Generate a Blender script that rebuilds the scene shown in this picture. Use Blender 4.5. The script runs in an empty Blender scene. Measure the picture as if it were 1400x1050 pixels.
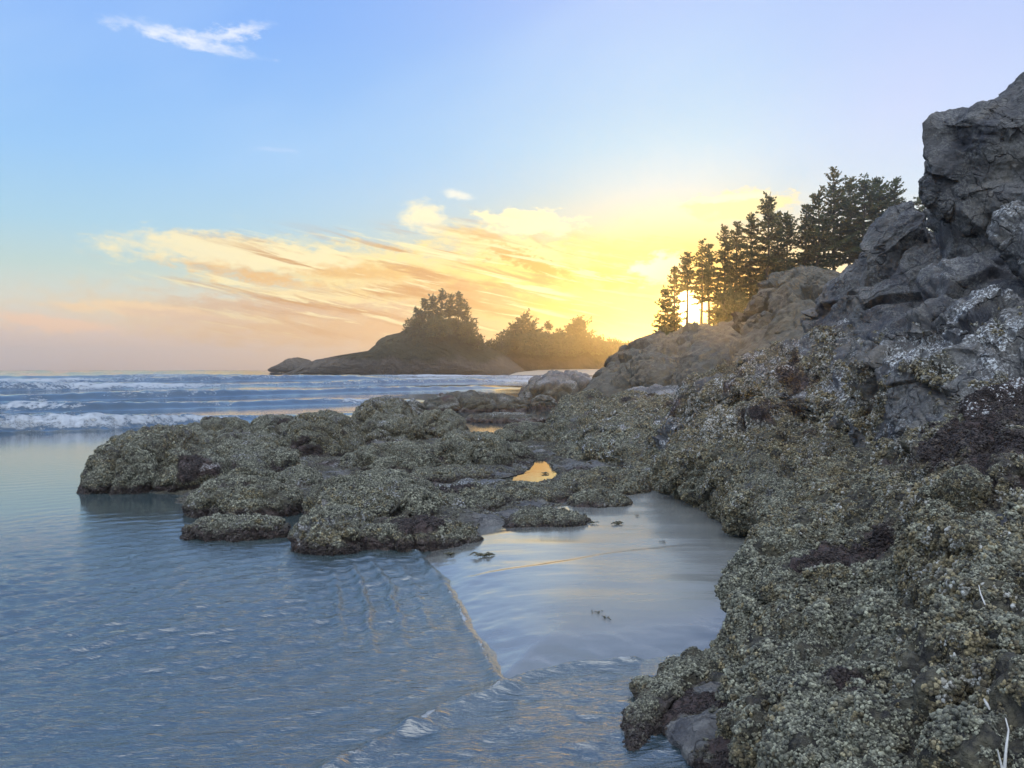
import bpy, bmesh, math, random
import numpy as np
from mathutils import Vector

R = math.radians
scene = bpy.context.scene
COL = scene.collection

# ------------------------------------------------------------------ camera
F = 1173.0            # focal length in photo pixels (photo 1400 x 1050)
PITCH = R(-1.07)
CAMZ = 2.2
cam_d = bpy.data.cameras.new('camera')
cam_d.sensor_width = 36.0
cam_d.lens = 36.0 * F / 1400.0
cam_d.clip_start = 0.05
cam_d.clip_end = 20000
cam = bpy.data.objects.new('camera', cam_d)
COL.objects.link(cam)
cam.location = (0, 0, CAMZ)
cam.rotation_euler = (R(90) + PITCH, 0, 0)
scene.camera = cam

# ------------------------------------------------------------------ render / exposure
scene.render.engine = 'CYCLES'
scene.cycles.use_denoising = True
scene.cycles.use_adaptive_sampling = True
scene.cycles.adaptive_threshold = 0.02
scene.cycles.adaptive_min_samples = 16
scene.cycles.max_bounces = 6
scene.cycles.diffuse_bounces = 3
scene.cycles.glossy_bounces = 3
scene.cycles.transparent_max_bounces = 8
scene.cycles.volume_bounces = 0
scene.cycles.caustics_reflective = False
scene.cycles.caustics_refractive = False
scene.cycles.sample_clamp_indirect = 4.0
vs = scene.view_settings
vs.view_transform = 'Standard'
vs.look = 'None'
vs.gamma = 1.0
vs.use_curve_mapping = False
vs.exposure = 0.70

# ------------------------------------------------------------------ sky
SUN_AZ = math.degrees(math.atan((938 - 700) / F))     # to the right of +Y
SUN_EL = 4.0


def lin(c):
    out = []
    for v in c:
        v /= 255.0
        out.append(v / 12.92 if v <= 0.04045 else ((v + 0.055) / 1.055) ** 2.4)
    return (out[0], out[1], out[2], 1.0)


class E:
    """small expression builder over shader math nodes"""
    nt = None

    def __init__(self, s):
        self.s = s

    @staticmethod
    def put(inp, v):
        if isinstance(v, E):
            E.nt.links.new(v.s, inp)
        else:
            inp.default_value = v

    @staticmethod
    def m(op, *a, clamp=False):
        n = E.nt.nodes.new('ShaderNodeMath')
        n.operation = op
        n.use_clamp = clamp
        for i, v in enumerate(a):
            E.put(n.inputs[i], v)
        return E(n.outputs[0])

    def __add__(self, o): return E.m('ADD', self, o)
    def __radd__(self, o): return E.m('ADD', o, self)
    def __sub__(self, o): return E.m('SUBTRACT', self, o)
    def __rsub__(self, o): return E.m('SUBTRACT', o, self)
    def __mul__(self, o): return E.m('MULTIPLY', self, o)
    def __rmul__(self, o): return E.m('MULTIPLY', o, self)
    def __truediv__(self, o): return E.m('DIVIDE', self, o)


def sstep(x, a, b):
    n = E.nt.nodes.new('ShaderNodeMapRange')
    n.interpolation_type = 'SMOOTHSTEP'
    E.put(n.inputs[0], x)
    n.inputs[1].default_value = a
    n.inputs[2].default_value = b
    n.inputs[3].default_value = 0.0
    n.inputs[4].default_value = 1.0
    return E(n.outputs[0])


def mixc(f, a, b):
    n = E.nt.nodes.new('ShaderNodeMix')
    n.data_type = 'RGBA'
    E.put(n.inputs[0], f)
    E.put(n.inputs[6], a)
    E.put(n.inputs[7], b)
    return E(n.outputs[2])


def ramp(x, stops):
    n = E.nt.nodes.new('ShaderNodeValToRGB')
    E.put(n.inputs[0], x)
    cr = n.color_ramp
    while len(cr.elements) < len(stops):
        cr.elements.new(0.5)
    for e, (p, c) in zip(cr.elements, stops):
        e.position = p
        e.color = c if len(c) == 4 else (*c, 1)
    return E(n.outputs[0])


def comb(x, y, z):
    n = E.nt.nodes.new('ShaderNodeCombineXYZ')
    for i, v in enumerate((x, y, z)):
        E.put(n.inputs[i], v)
    return E(n.outputs[0])


def noise(vec, scale, detail=4, rough=0.55, dist=0.0, color=False, w=None):
    n = E.nt.nodes.new('ShaderNodeTexNoise')
    if vec is not None:
        E.put(n.inputs['Vector'], vec)
    n.inputs['Scale'].default_value = scale
    n.inputs['Detail'].default_value = detail
    n.inputs['Roughness'].default_value = rough
    n.inputs['Distortion'].default_value = dist
    return E(n.outputs['Color' if color else 'Fac'])


def build_world():
    w = bpy.data.worlds.new('World')
    scene.world = w
    w.use_nodes = True
    nt = w.node_tree
    nt.nodes.clear()
    E.nt = nt
    tc = nt.nodes.new('ShaderNodeTexCoord')
    sep = nt.nodes.new('ShaderNodeSeparateXYZ')
    nt.links.new(tc.outputs['Generated'], sep.inputs[0])
    x, y, z = (E(sep.outputs[i]) for i in range(3))
    DEG = 180 / math.pi
    az = E.m('ARCTAN2', x, y) * DEG
    el = E.m('ARCSINE', z) * DEG
    ela = E.m('ABSOLUTE', el)

    def A(px): return math.degrees(math.atan((px - 700) / F))

    def H(px, py): return math.degrees(math.atan((503 - py) / math.hypot(F, px - 700)))
    # clear-sky colour by elevation: towards the sun, and away from it
    t = ela * (1 / 90.0)

    def stops(px, lst):
        return [(max(0.0, H(px, py)) / 90.0 if py is not None else 1.0, lin(c)) for py, c in lst]
    away = ramp(t, stops(100, [(500, (220, 206, 208)), (450, (230, 214, 206)), (410, (218, 218, 206)), (360, (190, 213, 210)),
                               (300, (168, 208, 230)), (200, (150, 197, 243)), (100, (138, 186, 244)), (0, (128, 176, 244)),
                               (-450, (116, 162, 234)), (None, (202, 208, 220))]))
    sunw = ramp(t, stops(900, [(500, (240, 176, 66)), (455, (244, 194, 70)), (400, (244, 204, 92)), (350, (240, 216, 134)),
                               (300, (196, 214, 200)), (255, (184, 214, 224)), (200, (178, 216, 238)), (100, (174, 208, 244)),
                               (0, (172, 197, 247)), (-500, (118, 162, 234)), (None, (202, 208, 220))]))
    right = ramp(t, stops(1250, [(500, (240, 205, 150)), (400, (240, 228, 190)), (320, (218, 230, 226)), (250, (202, 222, 242)),
                                 (150, (196, 212, 248)), (0, (180, 200, 247)), (-500, (118, 162, 234)), (None, (202, 208, 220))]))
    daz = az - SUN_AZ
    wl = E.m('EXPONENT', (daz * daz) * (-1 / (17.0 ** 2)))
    col = mixc(wl, away, sunw)
    # the haze over the sea adds its own glow round the sun
    col = mixc(E.m('EXPONENT', (daz * daz) * (-1 / 14.0 ** 2)) * (1.0 - sstep(el, 3.0, 13.0)) * 0.5, col, (0.38, 0.20, 0.03, 1))
    # right of the sun
    wr = sstep(az, 12.0, 26.0) * (1.0 - sstep(az, 60.0, 110.0))
    col = mixc(wr, col, right)
    # broad soft shafts / tint variation of the clear sky
    vec = comb(az * 0.04, el * 0.09 - az * 0.035, 3.7)
    shaft = sstep(noise(vec, 1.0, 3, 0.5), 0.35, 0.7)
    col = mixc(shaft * 0.28 * sstep(el, 7.0, 14.0), col, lin((196, 222, 250)))

    # high sky and sky behind the viewer, out of view, brightened to fill the foreground
    high = sstep(el, 52.0, 78.0)
    rear = sstep(E.m('ABSOLUTE', az), 60.0, 120.0) * sstep(el, 2.0, 20.0)
    high = E.m('MAXIMUM', high, rear)
    col = mixc(high * 0.8, col, (0.62, 0.64, 0.65, 1))
    lift = 1.0 + 3.2 * high
    gain = nt.nodes.new('ShaderNodeVectorMath')
    gain.operation = 'SCALE'
    nt.links.new(col.s, gain.inputs[0])
    nt.links.new(lift.s, gain.inputs['Scale'])
    col = E(gain.outputs[0])

    # ---- clouds: wind-drawn banks in azimuth/elevation, broken up by noise
    warp = noise(comb(az * 0.10, el * 0.42, 1.3), 1.0, 3, 0.5) - 0.5
    big = noise(comb(az * 0.12 + el * 0.08, el * 0.62 + az * 0.055, 7.1), 1.0, 6, 0.58, 0.6) - 0.5
    fine = noise(comb(az * 0.55, el * 1.9 + az * 0.22, 2.9), 1.0, 6, 0.62, 0.8) - 0.5

    tx = (noise(comb(az * 0.7, el * 1.3, 11.0), 1.0, 4, 0.6) - 0.5) * 6.0
    ty = (noise(comb(az * 0.8, el * 1.6, 23.0), 1.0, 5, 0.65) - 0.5) * 6.0

    def cloud(col, cx, cy, hw, hh, rot, colour, op, kb=0.7, kf=0.3, edge=(1.15, 0.25), tex=None):
        a0, h0 = A(cx), H(cx, cy)
        k = 20.5 * math.cos(math.radians(a0)) ** -2    # px per degree here
        sx, sy = hw / k, hh / 20.5
        c, s = math.cos(R(rot)), math.sin(R(rot))
        dx, dy = az + tx * min(1.5, .35 * sx) - a0, el + ty * min(.9, .35 * sy) - h0
        u = (dx * c + dy * s) * (1 / sx)
        v = (dy * c - dx * s) * (1 / sy) + warp * 0.8
        d = E.m('SQRT', u * u + v * v) - big * (2 * kb) - fine * (2 * kf)
        m = sstep(d, edge[0], edge[1]) * op
        if tex:
            m = m * sstep(big + fine * 0.8, tex[0], tex[1])
        return mixc(m, col, lin(colour))
    cl = col
    # long grey-peach veil low over the sea
    cl = cloud(cl, 480, 455, 520, 62, 0, (232, 200, 158), 0.85, 0.25, 0.15, (1.3, 0.2))
    cl = cloud(cl, 120, 480, 420, 40, 0, (226, 202, 194), 0.8, 0.2, 0.1, (1.3, 0.2))
    # main bright bank
    cl = cloud(cl, 610, 382, 330, 46, -3, (253, 232, 164), 0.95, 0.55, 0.28, (1.2, 0.45))
    cl = cloud(cl, 330, 350, 190, 22, -4, (254, 238, 190), 0.9, 0.5, 0.45, (1.2, 0.5))
    cl = cloud(cl, 780, 390, 200, 70, -5, (254, 222, 118), 0.85, 0.4, 0.2, (1.3, 0.3))
    # bright torn caps
    cl = cloud(cl, 580, 297, 34, 20, -14, (253, 244, 204), 0.95, 0.25, 0.4, (1.25, 0.35))
    cl = cloud(cl, 722, 303, 78, 18, -3, (255, 247, 200), 1.0, 0.2, 0.25, (1.1, 0.6))
    cl = cloud(cl, 705, 338, 120, 20, -12, (252, 238, 170), 0.8, 0.5, 0.3, (1.2, 0.5))
    cl = cloud(cl, 626, 267, 22, 6, -8, (246, 246, 232), 0.85, 0.3, 0.5, (1.3, 0.0))
    # orange shaded streaks in the bank
    cl = cloud(cl, 730, 362, 88, 14, -27, (222, 158, 74), 0.95, 0.35, 0.25, (1.2, 0.2))
    cl = cloud(cl, 840, 384, 80, 15, -20, (236, 172, 78), 0.95, 0.35, 0.25, (1.2, 0.2))
    cl = cloud(cl, 350, 378, 130, 14, -9, (238, 186, 116), 0.9, 0.5, 0.4, (1.2, 0.2))
    cl = cloud(cl, 500, 372, 120, 12, 2, (234, 184, 108), 0.85, 0.5, 0.4, (1.2, 0.2))
    cl = cloud(cl, 660, 408, 190, 26, -6, (216, 168, 118), 0.95, 0.45, 0.3, (1.2, 0.2))
    cl = cloud(cl, 380, 420, 210, 17, -2, (216, 180, 150), 0.9, 0.45, 0.3, (1.2, 0.2))
    cl = cloud(cl, 520, 450, 300, 30, 0, (226, 184, 140), 0.85, 0.3, 0.2, (1.2, 0.2))
    cl = cloud(cl, 420, 405, 120, 6, -4, (255, 232, 172), 0.8, 0.5, 0.4, (1.2, 0.3))
    cl = cloud(cl, 780, 425, 110, 16, -8, (240, 186, 88), 0.8, 0.45, 0.3, (1.2, 0.2))
    # fibres combed through the bank, falling to the right
    sx_ = az * 0.16 + el * 0.05
    f1 = noise(comb(sx_, el * 1.5 + az * 0.30, 31.0), 1.0, 6, 0.62, 0.5)
    f2 = noise(comb(sx_ * 1.3, el * 2.3 + az * 0.42, 47.0), 1.0, 6, 0.62, 0.5)
    bu, bv = (az - A(590)) * (1 / 19.0), (el - H(590, 396)) * (1 / 4.6)
    bank = 1.0 - sstep(E.m('SQRT', bu * bu + bv * bv) - big * 0.9, 0.45, 1.15)
    cl = mixc(bank * sstep(f1, 0.49, 0.64) * 0.9, cl, lin((206, 152, 98)))
    cl = mixc(bank * sstep(f2, 0.53, 0.64) * 0.9, cl, lin((255, 242, 190)))
    # pink streaks low on the left
    cl = cloud(cl, 60, 440, 110, 11, -5, (250, 208, 176), 0.85, 0.5, 0.5, (1.2, 0.3))
    cl = cloud(cl, 190, 423, 120, 9, -3, (252, 216, 170), 0.85, 0.5, 0.5, (1.2, 0.3))
    cl = cloud(cl, 250, 432, 110, 7, -5, (222, 190, 168), 0.7, 0.5, 0.4, (1.2, 0.2))
    # white burst beside the trees, arch behind them
    cl = cloud(cl, 905, 368, 38, 22, 20, (255, 252, 232), 0.95, 0.35, 0.3, (1.1, 0.5))
    cl = cloud(cl, 1010, 282, 78, 22, 2, (252, 232, 168), 0.85, 0.3, 0.25, (1.1, 0.6))
    cl = cloud(cl, 1000, 271, 70, 6, 3, (253, 246, 214), 0.85, 0.3, 0.4, (1.1, 0.5))
    # white wisp high on the left
    cl = cloud(cl, 250, 55, 92, 9, -6, (240, 244, 253), 0.9, 0.3, 0.6, (1.35, -0.1))
    cl = cloud(cl, 322, 48, 52, 9, 16, (240, 244, 253), 0.85, 0.3, 0.6, (1.35, -0.1))
    cl = cloud(cl, 375, 206, 40, 4, 0, (190, 215, 250), 0.5, 0.3, 0.5, (1.2, 0.2))
    # glow of the low sun in the thin cloud around it
    s = (math.sin(R(SUN_AZ)) * math.cos(R(SUN_EL)), math.cos(R(SUN_AZ)) * math.cos(R(SUN_EL)), math.sin(R(SUN_EL)))
    dot = x * s[0] + y * s[1] + z * s[2]
    ang = E.m('ARCCOSINE', E.m('MINIMUM', dot, 0.999999)) * DEG
    g1 = E.m('EXPONENT', (ang * ang) * (-1 / (3.2 ** 2)))
    g2 = E.m('EXPONENT', (ang * ang) * (-1 / (0.95 ** 2)))
    cl = mixc(g1 * 0.8, cl, (0.92, 0.52, 0.06, 1))
    cl = mixc(g2, cl, (14.0, 9.5, 3.6, 1))

    sky = nt.nodes.new('ShaderNodeTexSky')
    sky.sky_type = 'NISHITA'
    sky.sun_disc = False
    sky.sun_elevation = R(SUN_EL)
    sky.sun_rotation = R(SUN_AZ)
    bg1 = nt.nodes.new('ShaderNodeBackground')
    nt.links.new(sky.outputs[0], bg1.inputs[0])
    bg1.inputs[1].default_value = 0.08
    bg2 = nt.nodes.new('ShaderNodeBackground')
    nt.links.new(cl.s, bg2.inputs[0])
    bg2.inputs[1].default_value = 0.71
    # away from the cloud banks only the clear sky is worked out
    bg3 = nt.nodes.new('ShaderNodeBackground')
    nt.links.new(col.s, bg3.inputs[0])
    bg3.inputs[1].default_value = 0.71
    near = E.m('LESS_THAN', E.m('ABSOLUTE', az), 48.0) * E.m('LESS_THAN', ela, 30.0)
    mb = nt.nodes.new('ShaderNodeMixShader')
    nt.links.new(near.s, mb.inputs[0])
    nt.links.new(bg3.outputs[0], mb.inputs[1])
    nt.links.new(bg2.outputs[0], mb.inputs[2])
    w.cycles.sampling_method = 'MANUAL'
    w.cycles.sample_map_resolution = 512
    mx = nt.nodes.new('ShaderNodeMixShader')
    mx.inputs[0].default_value = 0.9
    nt.links.new(bg1.outputs[0], mx.inputs[1])
    nt.links.new(mb.outputs[0], mx.inputs[2])
    out = nt.nodes.new('ShaderNodeOutputWorld')
    nt.links.new(mx.outputs[0], out.inputs[0])


build_world()

# ------------------------------------------------------------------ sun
sun_d = bpy.data.lights.new('sun', 'SUN')
sun_d.energy = 2.0
sun_d.angle = R(0.5)
sun_d.color = (0.36, 0.190, 0.042)
sun = bpy.data.objects.new('sun', sun_d)
COL.objects.link(sun)
sdir = Vector((math.sin(R(SUN_AZ)) * math.cos(R(SUN_EL)), math.cos(R(SUN_AZ)) * math.cos(R(SUN_EL)), math.sin(R(SUN_EL))))
sun.rotation_euler = sdir.to_track_quat('Z', 'Y').to_euler()
sun.location = sdir * 100


# ------------------------------------------------------------------ photo pixel -> place
def ray(px, py):
    a, b = (px - 700) / F, (525 - py) / F
    c, s = math.cos(PITCH), math.sin(PITCH)
    return np.array([a, c - b * s, s + b * c])


def Q(px, py, Y):
    d = ray(px, py)
    return np.array([0, 0, CAMZ]) + d * (Y / d[1])


def G(px, py, z=0.0):
    d = ray(px, py)
    return np.array([0, 0, CAMZ]) + d * ((z - CAMZ) / d[2])


# ------------------------------------------------------------------ numpy noise
def _hash(ix, iy, iz, seed):
    M = np.uint32
    h = (ix.astype(np.int64) * 374761393 + iy.astype(np.int64) * 668265263 + iz.astype(np.int64) * 2147483647 + seed * 974634777) & 0xffffffff
    h = h.astype(M)
    h ^= h >> M(15)
    h = (h.astype(np.uint64) * np.uint64(2246822519) & np.uint64(0xffffffff)).astype(M)
    h ^= h >> M(13)
    h = (h.astype(np.uint64) * np.uint64(3266489917) & np.uint64(0xffffffff)).astype(M)
    h ^= h >> M(16)
    return h


def perlin(p, seed=0):
    p = np.asarray(p, dtype=np.float64)
    i = np.floor(p).astype(np.int64)
    f = p - i
    u = f * f * f * (f * (f * 6 - 15) + 10)
    tot = np.zeros(len(p))
    for dx in (0, 1):
        wx = u[:, 0] if dx else 1 - u[:, 0]
        for dy in (0, 1):
            wy = u[:, 1] if dy else 1 - u[:, 1]
            for dz in (0, 1):
                wz = u[:, 2] if dz else 1 - u[:, 2]
                h = _hash(i[:, 0] + dx, i[:, 1] + dy, i[:, 2] + dz, seed)
                gx = (h & 1023) / 511.5 - 1
                gy = ((h >> 10) & 1023) / 511.5 - 1
                gz = ((h >> 20) & 1023) / 511.5 - 1
                tot += wx * wy * wz * (gx * (f[:, 0] - dx) + gy * (f[:, 1] - dy) + gz * (f[:, 2] - dz))
    return tot * 1.3


def fbm(p, octs=4, seed=0, gain=0.5, lac=2.03):
    p = np.asarray(p, dtype=np.float64)
    t, a = np.zeros(len(p)), 1.0
    for o in range(octs):
        t += a * perlin(p + o * 17.3, seed + o)
        p = p * lac
        a *= gain
    return t


def billow(p, octs=3, seed=0):
    p = np.asarray(p, dtype=np.float64)
    t, a = np.zeros(len(p)), 1.0
    for o in range(octs):
        t += a * (np.abs(perlin(p + o * 31.7, seed + o)) * 2 - 0.5)
        p = p * 2.1
        a *= 0.5
    return t


def worley(p, seed=0, facet=False):
    p = np.asarray(p, dtype=np.float64)
    i = np.floor(p).astype(np.int64)
    best = np.full(len(p), 9.0)
    sec = np.full(len(p), 9.0)
    val = np.zeros(len(p))
    for dx in (-1, 0, 1):
        for dy in (-1, 0, 1):
            for dz in (-1, 0, 1):
                c = i + np.array([dx, dy, dz])
                h = _hash(c[:, 0], c[:, 1], c[:, 2], seed)
                q = np.stack([(h & 1023) / 1023.0, ((h >> 10) & 1023) / 1023.0, ((h >> 20) & 1023) / 1023.0], 1)
                v = p - (c + q)
                d = (v * v).sum(1)
                m = d < best
                sec = np.where(m, best, np.minimum(sec, d))
                if facet:
                    h2 = _hash(c[:, 0], c[:, 1], c[:, 2], seed + 77)
                    g = np.stack([(h2 & 1023) / 511.5 - 1, ((h2 >> 10) & 1023) / 511.5 - 1, ((h2 >> 20) & 1023) / 511.5 - 1], 1)
                    val = np.where(m, (v * g).sum(1) + (h2 & 255) / 255.0 * 0.5, val)
                best = np.where(m, d, best)
    if facet:
        return val, np.sqrt(sec) - np.sqrt(best)
    return np.sqrt(best), np.sqrt(sec)


def smooth(x, a, b):
    t = np.clip((x - a) / (b - a), 0, 1)
    return t * t * (3 - 2 * t)


# ------------------------------------------------------------------ object helpers
def link(o, parent=None):
    COL.objects.link(o)
    if parent is not None:
        o.parent = parent
    return o


def tag(o, label=None, cat=None, group=None, kind=None):
    if label: o['label'] = label
    if cat: o['category'] = cat
    if group: o['group'] = group
    if kind: o['kind'] = kind
    return o


def mesh_np(name, v, f, mat=None, smooth_=True):
    me = bpy.data.meshes.new(name)
    v = np.ascontiguousarray(v, dtype=np.float32)
    f = np.asarray(f, dtype=np.int32)
    n = f.shape[1]
    me.vertices.add(len(v))
    me.vertices.foreach_set('co', v.ravel())
    me.loops.add(f.size)
    me.loops.foreach_set('vertex_index', f.ravel())
    me.polygons.add(len(f))
    me.polygons.foreach_set('loop_start', np.arange(0, f.size, n, dtype=np.int32))
    me.update(calc_edges=True)
    me.validate()
    if smooth_:
        me.polygons.foreach_set('use_smooth', np.ones(len(f), dtype=bool))
    if mat:
        me.materials.append(mat)
    return me


def attr(me, name, vals, kind='FLOAT', dom='POINT'):
    a = me.attributes.new(name, kind, dom)
    a.data.foreach_set('vector' if kind == 'FLOAT_VECTOR' else 'value', np.ascontiguousarray(vals).ravel())


def normals_of(v, f):
    n = np.zeros_like(v)
    a, b, c = v[f[:, 0]], v[f[:, 1]], v[f[:, 2]]
    fn = np.cross(b - a, c - a)
    if f.shape[1] == 4:
        fn += np.cross(c - a, v[f[:, 3]] - a)
    for k in range(f.shape[1]):
        np.add.at(n, f[:, k], fn)
    return n / np.maximum(np.linalg.norm(n, axis=1, keepdims=True), 1e-12)


_ico = {}


def ico(sub):
    if sub not in _ico:
        bm = bmesh.new()
        bmesh.ops.create_icosphere(bm, subdivisions=sub, radius=1.0)
        v = np.array([x.co[:] for x in bm.verts])
        f = np.array([[x.index for x in p.verts] for p in bm.faces], dtype=np.int32)
        bm.free()
        _ico[sub] = (v, f)
    return _ico[sub]


# ------------------------------------------------------------------ materials
def material(name):
    m = bpy.data.materials.new(name)
    m.use_nodes = True
    E.nt = m.node_tree
    b = m.node_tree.nodes['Principled BSDF']
    return m, b


def attribute(name, kind='GEOMETRY', out='Fac'):
    n = E.nt.nodes.new('ShaderNodeAttribute')
    n.attribute_name = name
    n.attribute_type = kind
    return E(n.outputs[out])


def objco():
    n = E.nt.nodes.new('ShaderNodeTexCoord')
    return E(n.outputs['Object'])


def voronoi(vec, scale, out='Distance', feature='F1'):
    n = E.nt.nodes.new('ShaderNodeTexVoronoi')
    n.feature = feature
    E.put(n.inputs['Vector'], vec)
    n.inputs['Scale'].default_value = scale
    return E(n.outputs[out])


def bump(b, height, strength, dist):
    n = E.nt.nodes.new('ShaderNodeBump')
    E.put(n.inputs['Height'], height)
    E.put(n.inputs['Strength'], strength)
    n.inputs['Distance'].default_value = dist
    E.nt.links.new(n.outputs[0], b.inputs['Normal'])
    return n


def c3(r, g, b): return (r, g, b, 1.0)


def rock_material():
    m, b = material('shore_rock')
    p = objco()
    crust, dark, white = attribute('crust'), attribute('dark'), attribute('white')
    n1 = noise(p, 1.1, 5, 0.6)
    n2 = noise(p, 7.0, 5, 0.65)
    n3 = noise(p, 38.0, 4, 0.7)
    cells = voronoi(p, 24.0)
    bare = mixc(sstep(n1, 0.35, 0.65), c3(.036, .039, .050), c3(.095, .093, .092))
    bare = mixc(sstep(n2, 0.5, 0.72) * 0.55, bare, c3(.165, .165, .160))
    bare = mixc(sstep(n3, 0.58, 0.72) * 0.5, bare, c3(.03, .033, .04))
    streak = E.nt.nodes.new('ShaderNodeMapping')
    E.nt.links.new(p.s, streak.inputs[0])
    streak.inputs['Scale'].default_value = (5.0, 5.0, 0.8)
    bare = mixc(sstep(noise(E(streak.outputs[0]), 1.0, 5, 0.7), 0.52, 0.68) * 0.5, bare, c3(.025, .027, .033))
    bare = mixc(sstep(voronoi(p, 3.1), 0.35, 0.6) * sstep(n3, 0.45, 0.6) * 0.45, bare, c3(.20, .20, .185))
    bare = mixc(sstep(noise(p, 2.3, 4, 0.6), 0.55, 0.75) * 0.4, bare, c3(.13, .105, .075))
    cr = mixc(sstep(cells, 0.15, 0.6), c3(.060, .056, .042), c3(.014, .014, .015))
    cr = mixc(sstep(n2, 0.35, 0.7) * 0.7, cr, c3(.085, .078, .048))
    cr = mixc(sstep(n3, 0.6, 0.75) * 0.4, cr, c3(.20, .205, .19))
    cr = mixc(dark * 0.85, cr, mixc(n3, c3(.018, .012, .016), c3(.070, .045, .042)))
    wn = noise(p, 1.6, 3, 0.6, color=True)
    wv = E.nt.nodes.new('ShaderNodeVectorMath')
    wv.operation = 'MULTIPLY_ADD'
    E.nt.links.new(wn.s, wv.inputs[0])
    wv.inputs[1].default_value = (.9, .9, .9)
    E.nt.links.new(p.s, wv.inputs[2])
    edge = voronoi(E(wv.outputs[0]), 1.7, feature='DISTANCE_TO_EDGE')
    edge2 = voronoi(E(wv.outputs[0]), 5.5, feature='DISTANCE_TO_EDGE')
    split = (1.0 - sstep(edge, 0.0, 0.025)) * sstep(n1, 0.42, 0.55)
    split2 = (1.0 - sstep(edge2, 0.0, 0.03)) * sstep(n2, 0.45, 0.6) * 0.6
    split = E.m('MAXIMUM', split, split2)
    bare = mixc(split * 0.8, bare, c3(.018, .018, .022))
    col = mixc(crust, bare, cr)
    wfleck = white * sstep(noise(p, 34.0, 4, 0.75), 0.50, 0.60) * 0.85
    col = mixc(wfleck, col, c3(.55, .58, .60))
    E.put(b.inputs['Base Color'], col)
    E.put(b.inputs['Roughness'], 0.85 - sstep(n2, 0.4, 0.7) * 0.22)
    b.inputs['Specular IOR Level'].default_value = 0.35
    hgt = n2 * 0.6 + n3 * 0.5 + noise(p, 120.0, 3, 0.7) * 0.25 - split * (1.0 - crust) * 0.6 + (1.0 - cells) * crust * 0.6
    bump(b, hgt, 1.0, 0.045)
    return m


def far_material():
    m, b = material('headland_ground')
    p = objco()
    n1 = noise(p, 0.12, 5, 0.65)
    n2 = noise(p, 0.6, 5, 0.7)
    sep = E.nt.nodes.new('ShaderNodeSeparateXYZ')
    E.put(sep.inputs[0], p)
    z = E(sep.outputs[2])
    rock = mixc(n2, c3(.045, .042, .040), c3(.12, .105, .09))
    veg = mixc(n2, c3(.022, .024, .015), c3(.050, .052, .032))
    E.put(b.inputs['Base Color'], mixc(sstep(z * 0.11 + n1 * 1.2, 1.05, 1.25), rock, veg))
    b.inputs['Roughness'].default_value = 0.95
    b.inputs['Specular IOR Level'].default_value = 0.1
    bump(b, n2, 1.0, 1.2)
    return m


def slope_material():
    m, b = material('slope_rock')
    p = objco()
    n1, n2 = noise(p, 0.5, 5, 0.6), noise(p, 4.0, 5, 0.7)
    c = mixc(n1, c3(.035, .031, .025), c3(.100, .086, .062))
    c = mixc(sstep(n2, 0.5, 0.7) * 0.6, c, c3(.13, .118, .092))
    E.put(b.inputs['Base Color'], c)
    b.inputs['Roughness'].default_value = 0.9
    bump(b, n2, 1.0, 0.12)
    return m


def sea_material():
    m, b = material('sea_water')
    p = objco()
    foam, calm = attribute('foam'), attribute('calm')
    n = noise(p, 9.0, 4, 0.6)
    fn = noise(p, 3.2, 6, 0.72)
    fm = sstep(foam * 1.2 + (fn - 0.5) * 2.2 + (noise(p, 0.9, 5, 0.7) - 0.5) * 1.4, 0.40, 0.95) * sstep(foam, 0.03, 0.22)
    col = mixc(noise(p, 0.35, 3, 0.5), c3(.014, .026, .033), c3(.022, .036, .042))
    col = mixc(attribute('shallow'), col, c3(.046, .062, .064))
    E.put(b.inputs['Base Color'], mixc(fm, col, c3(.22, .25, .29)))
    E.put(b.inputs['Roughness'], 0.06 + fm * 0.7)
    b.inputs['IOR'].default_value = 2.2
    stretched = E.nt.nodes.new('ShaderNodeMapping')
    E.nt.links.new(p.s, stretched.inputs[0])
    stretched.inputs['Rotation'].default_value = (0, 0, R(-16))
    stretched.inputs['Scale'].default_value = (0.45, 1.5, 1)
    rip = noise(E(stretched.outputs[0]), 11.0, 4, 0.6, 0.3)
    bump(b, rip * (1.0 - calm) + fn * fm * 3.0, 0.60, 0.035)
    return m


def sand_material():
    m, b = material('wet_sand')
    p = objco()
    film = attribute('film')
    n1, n2 = noise(p, 1.4, 4, 0.55), noise(p, 160.0, 2, 0.6)
    c = mixc(n1, c3(.105, .114, .112), c3(.150, .154, .146))
    c = mixc(sstep(n2, 0.55, 0.7) * 0.35, c, c3(.07, .065, .06))
    E.put(b.inputs['Base Color'], mixc(film * 0.5, c, c3(.095, .102, .102)))
    E.put(b.inputs['Roughness'], 0.32 - film * 0.24)
    b.inputs['IOR'].default_value = 1.36
    b.inputs['Coat Weight'].default_value = 0.0
    E.put(b.inputs['Coat Weight'], film)
    b.inputs['Coat Roughness'].default_value = 0.14
    b.inputs['Coat IOR'].default_value = 1.6
    st = E.nt.nodes.new('ShaderNodeMapping')
    E.nt.links.new(p.s, st.inputs[0])
    st.inputs['Rotation'].default_value = (0, 0, R(-24))
    st.inputs['Scale'].default_value = (0.6, 2.2, 1)
    bump(b, noise(E(st.outputs[0]), 1.2, 3, 0.5) + n2 * 0.025, 0.30, 0.06)
    return m


def pool_material():
    m, b = material('still_water')
    b.inputs['Base Color'].default_value = c3(.015, .02, .02)
    b.inputs['Roughness'].default_value = 0.02
    b.inputs['IOR'].default_value = 1.333
    bump(b, noise(objco(), 6.0, 2, 0.5), 0.05, 0.02)
    return m


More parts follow.
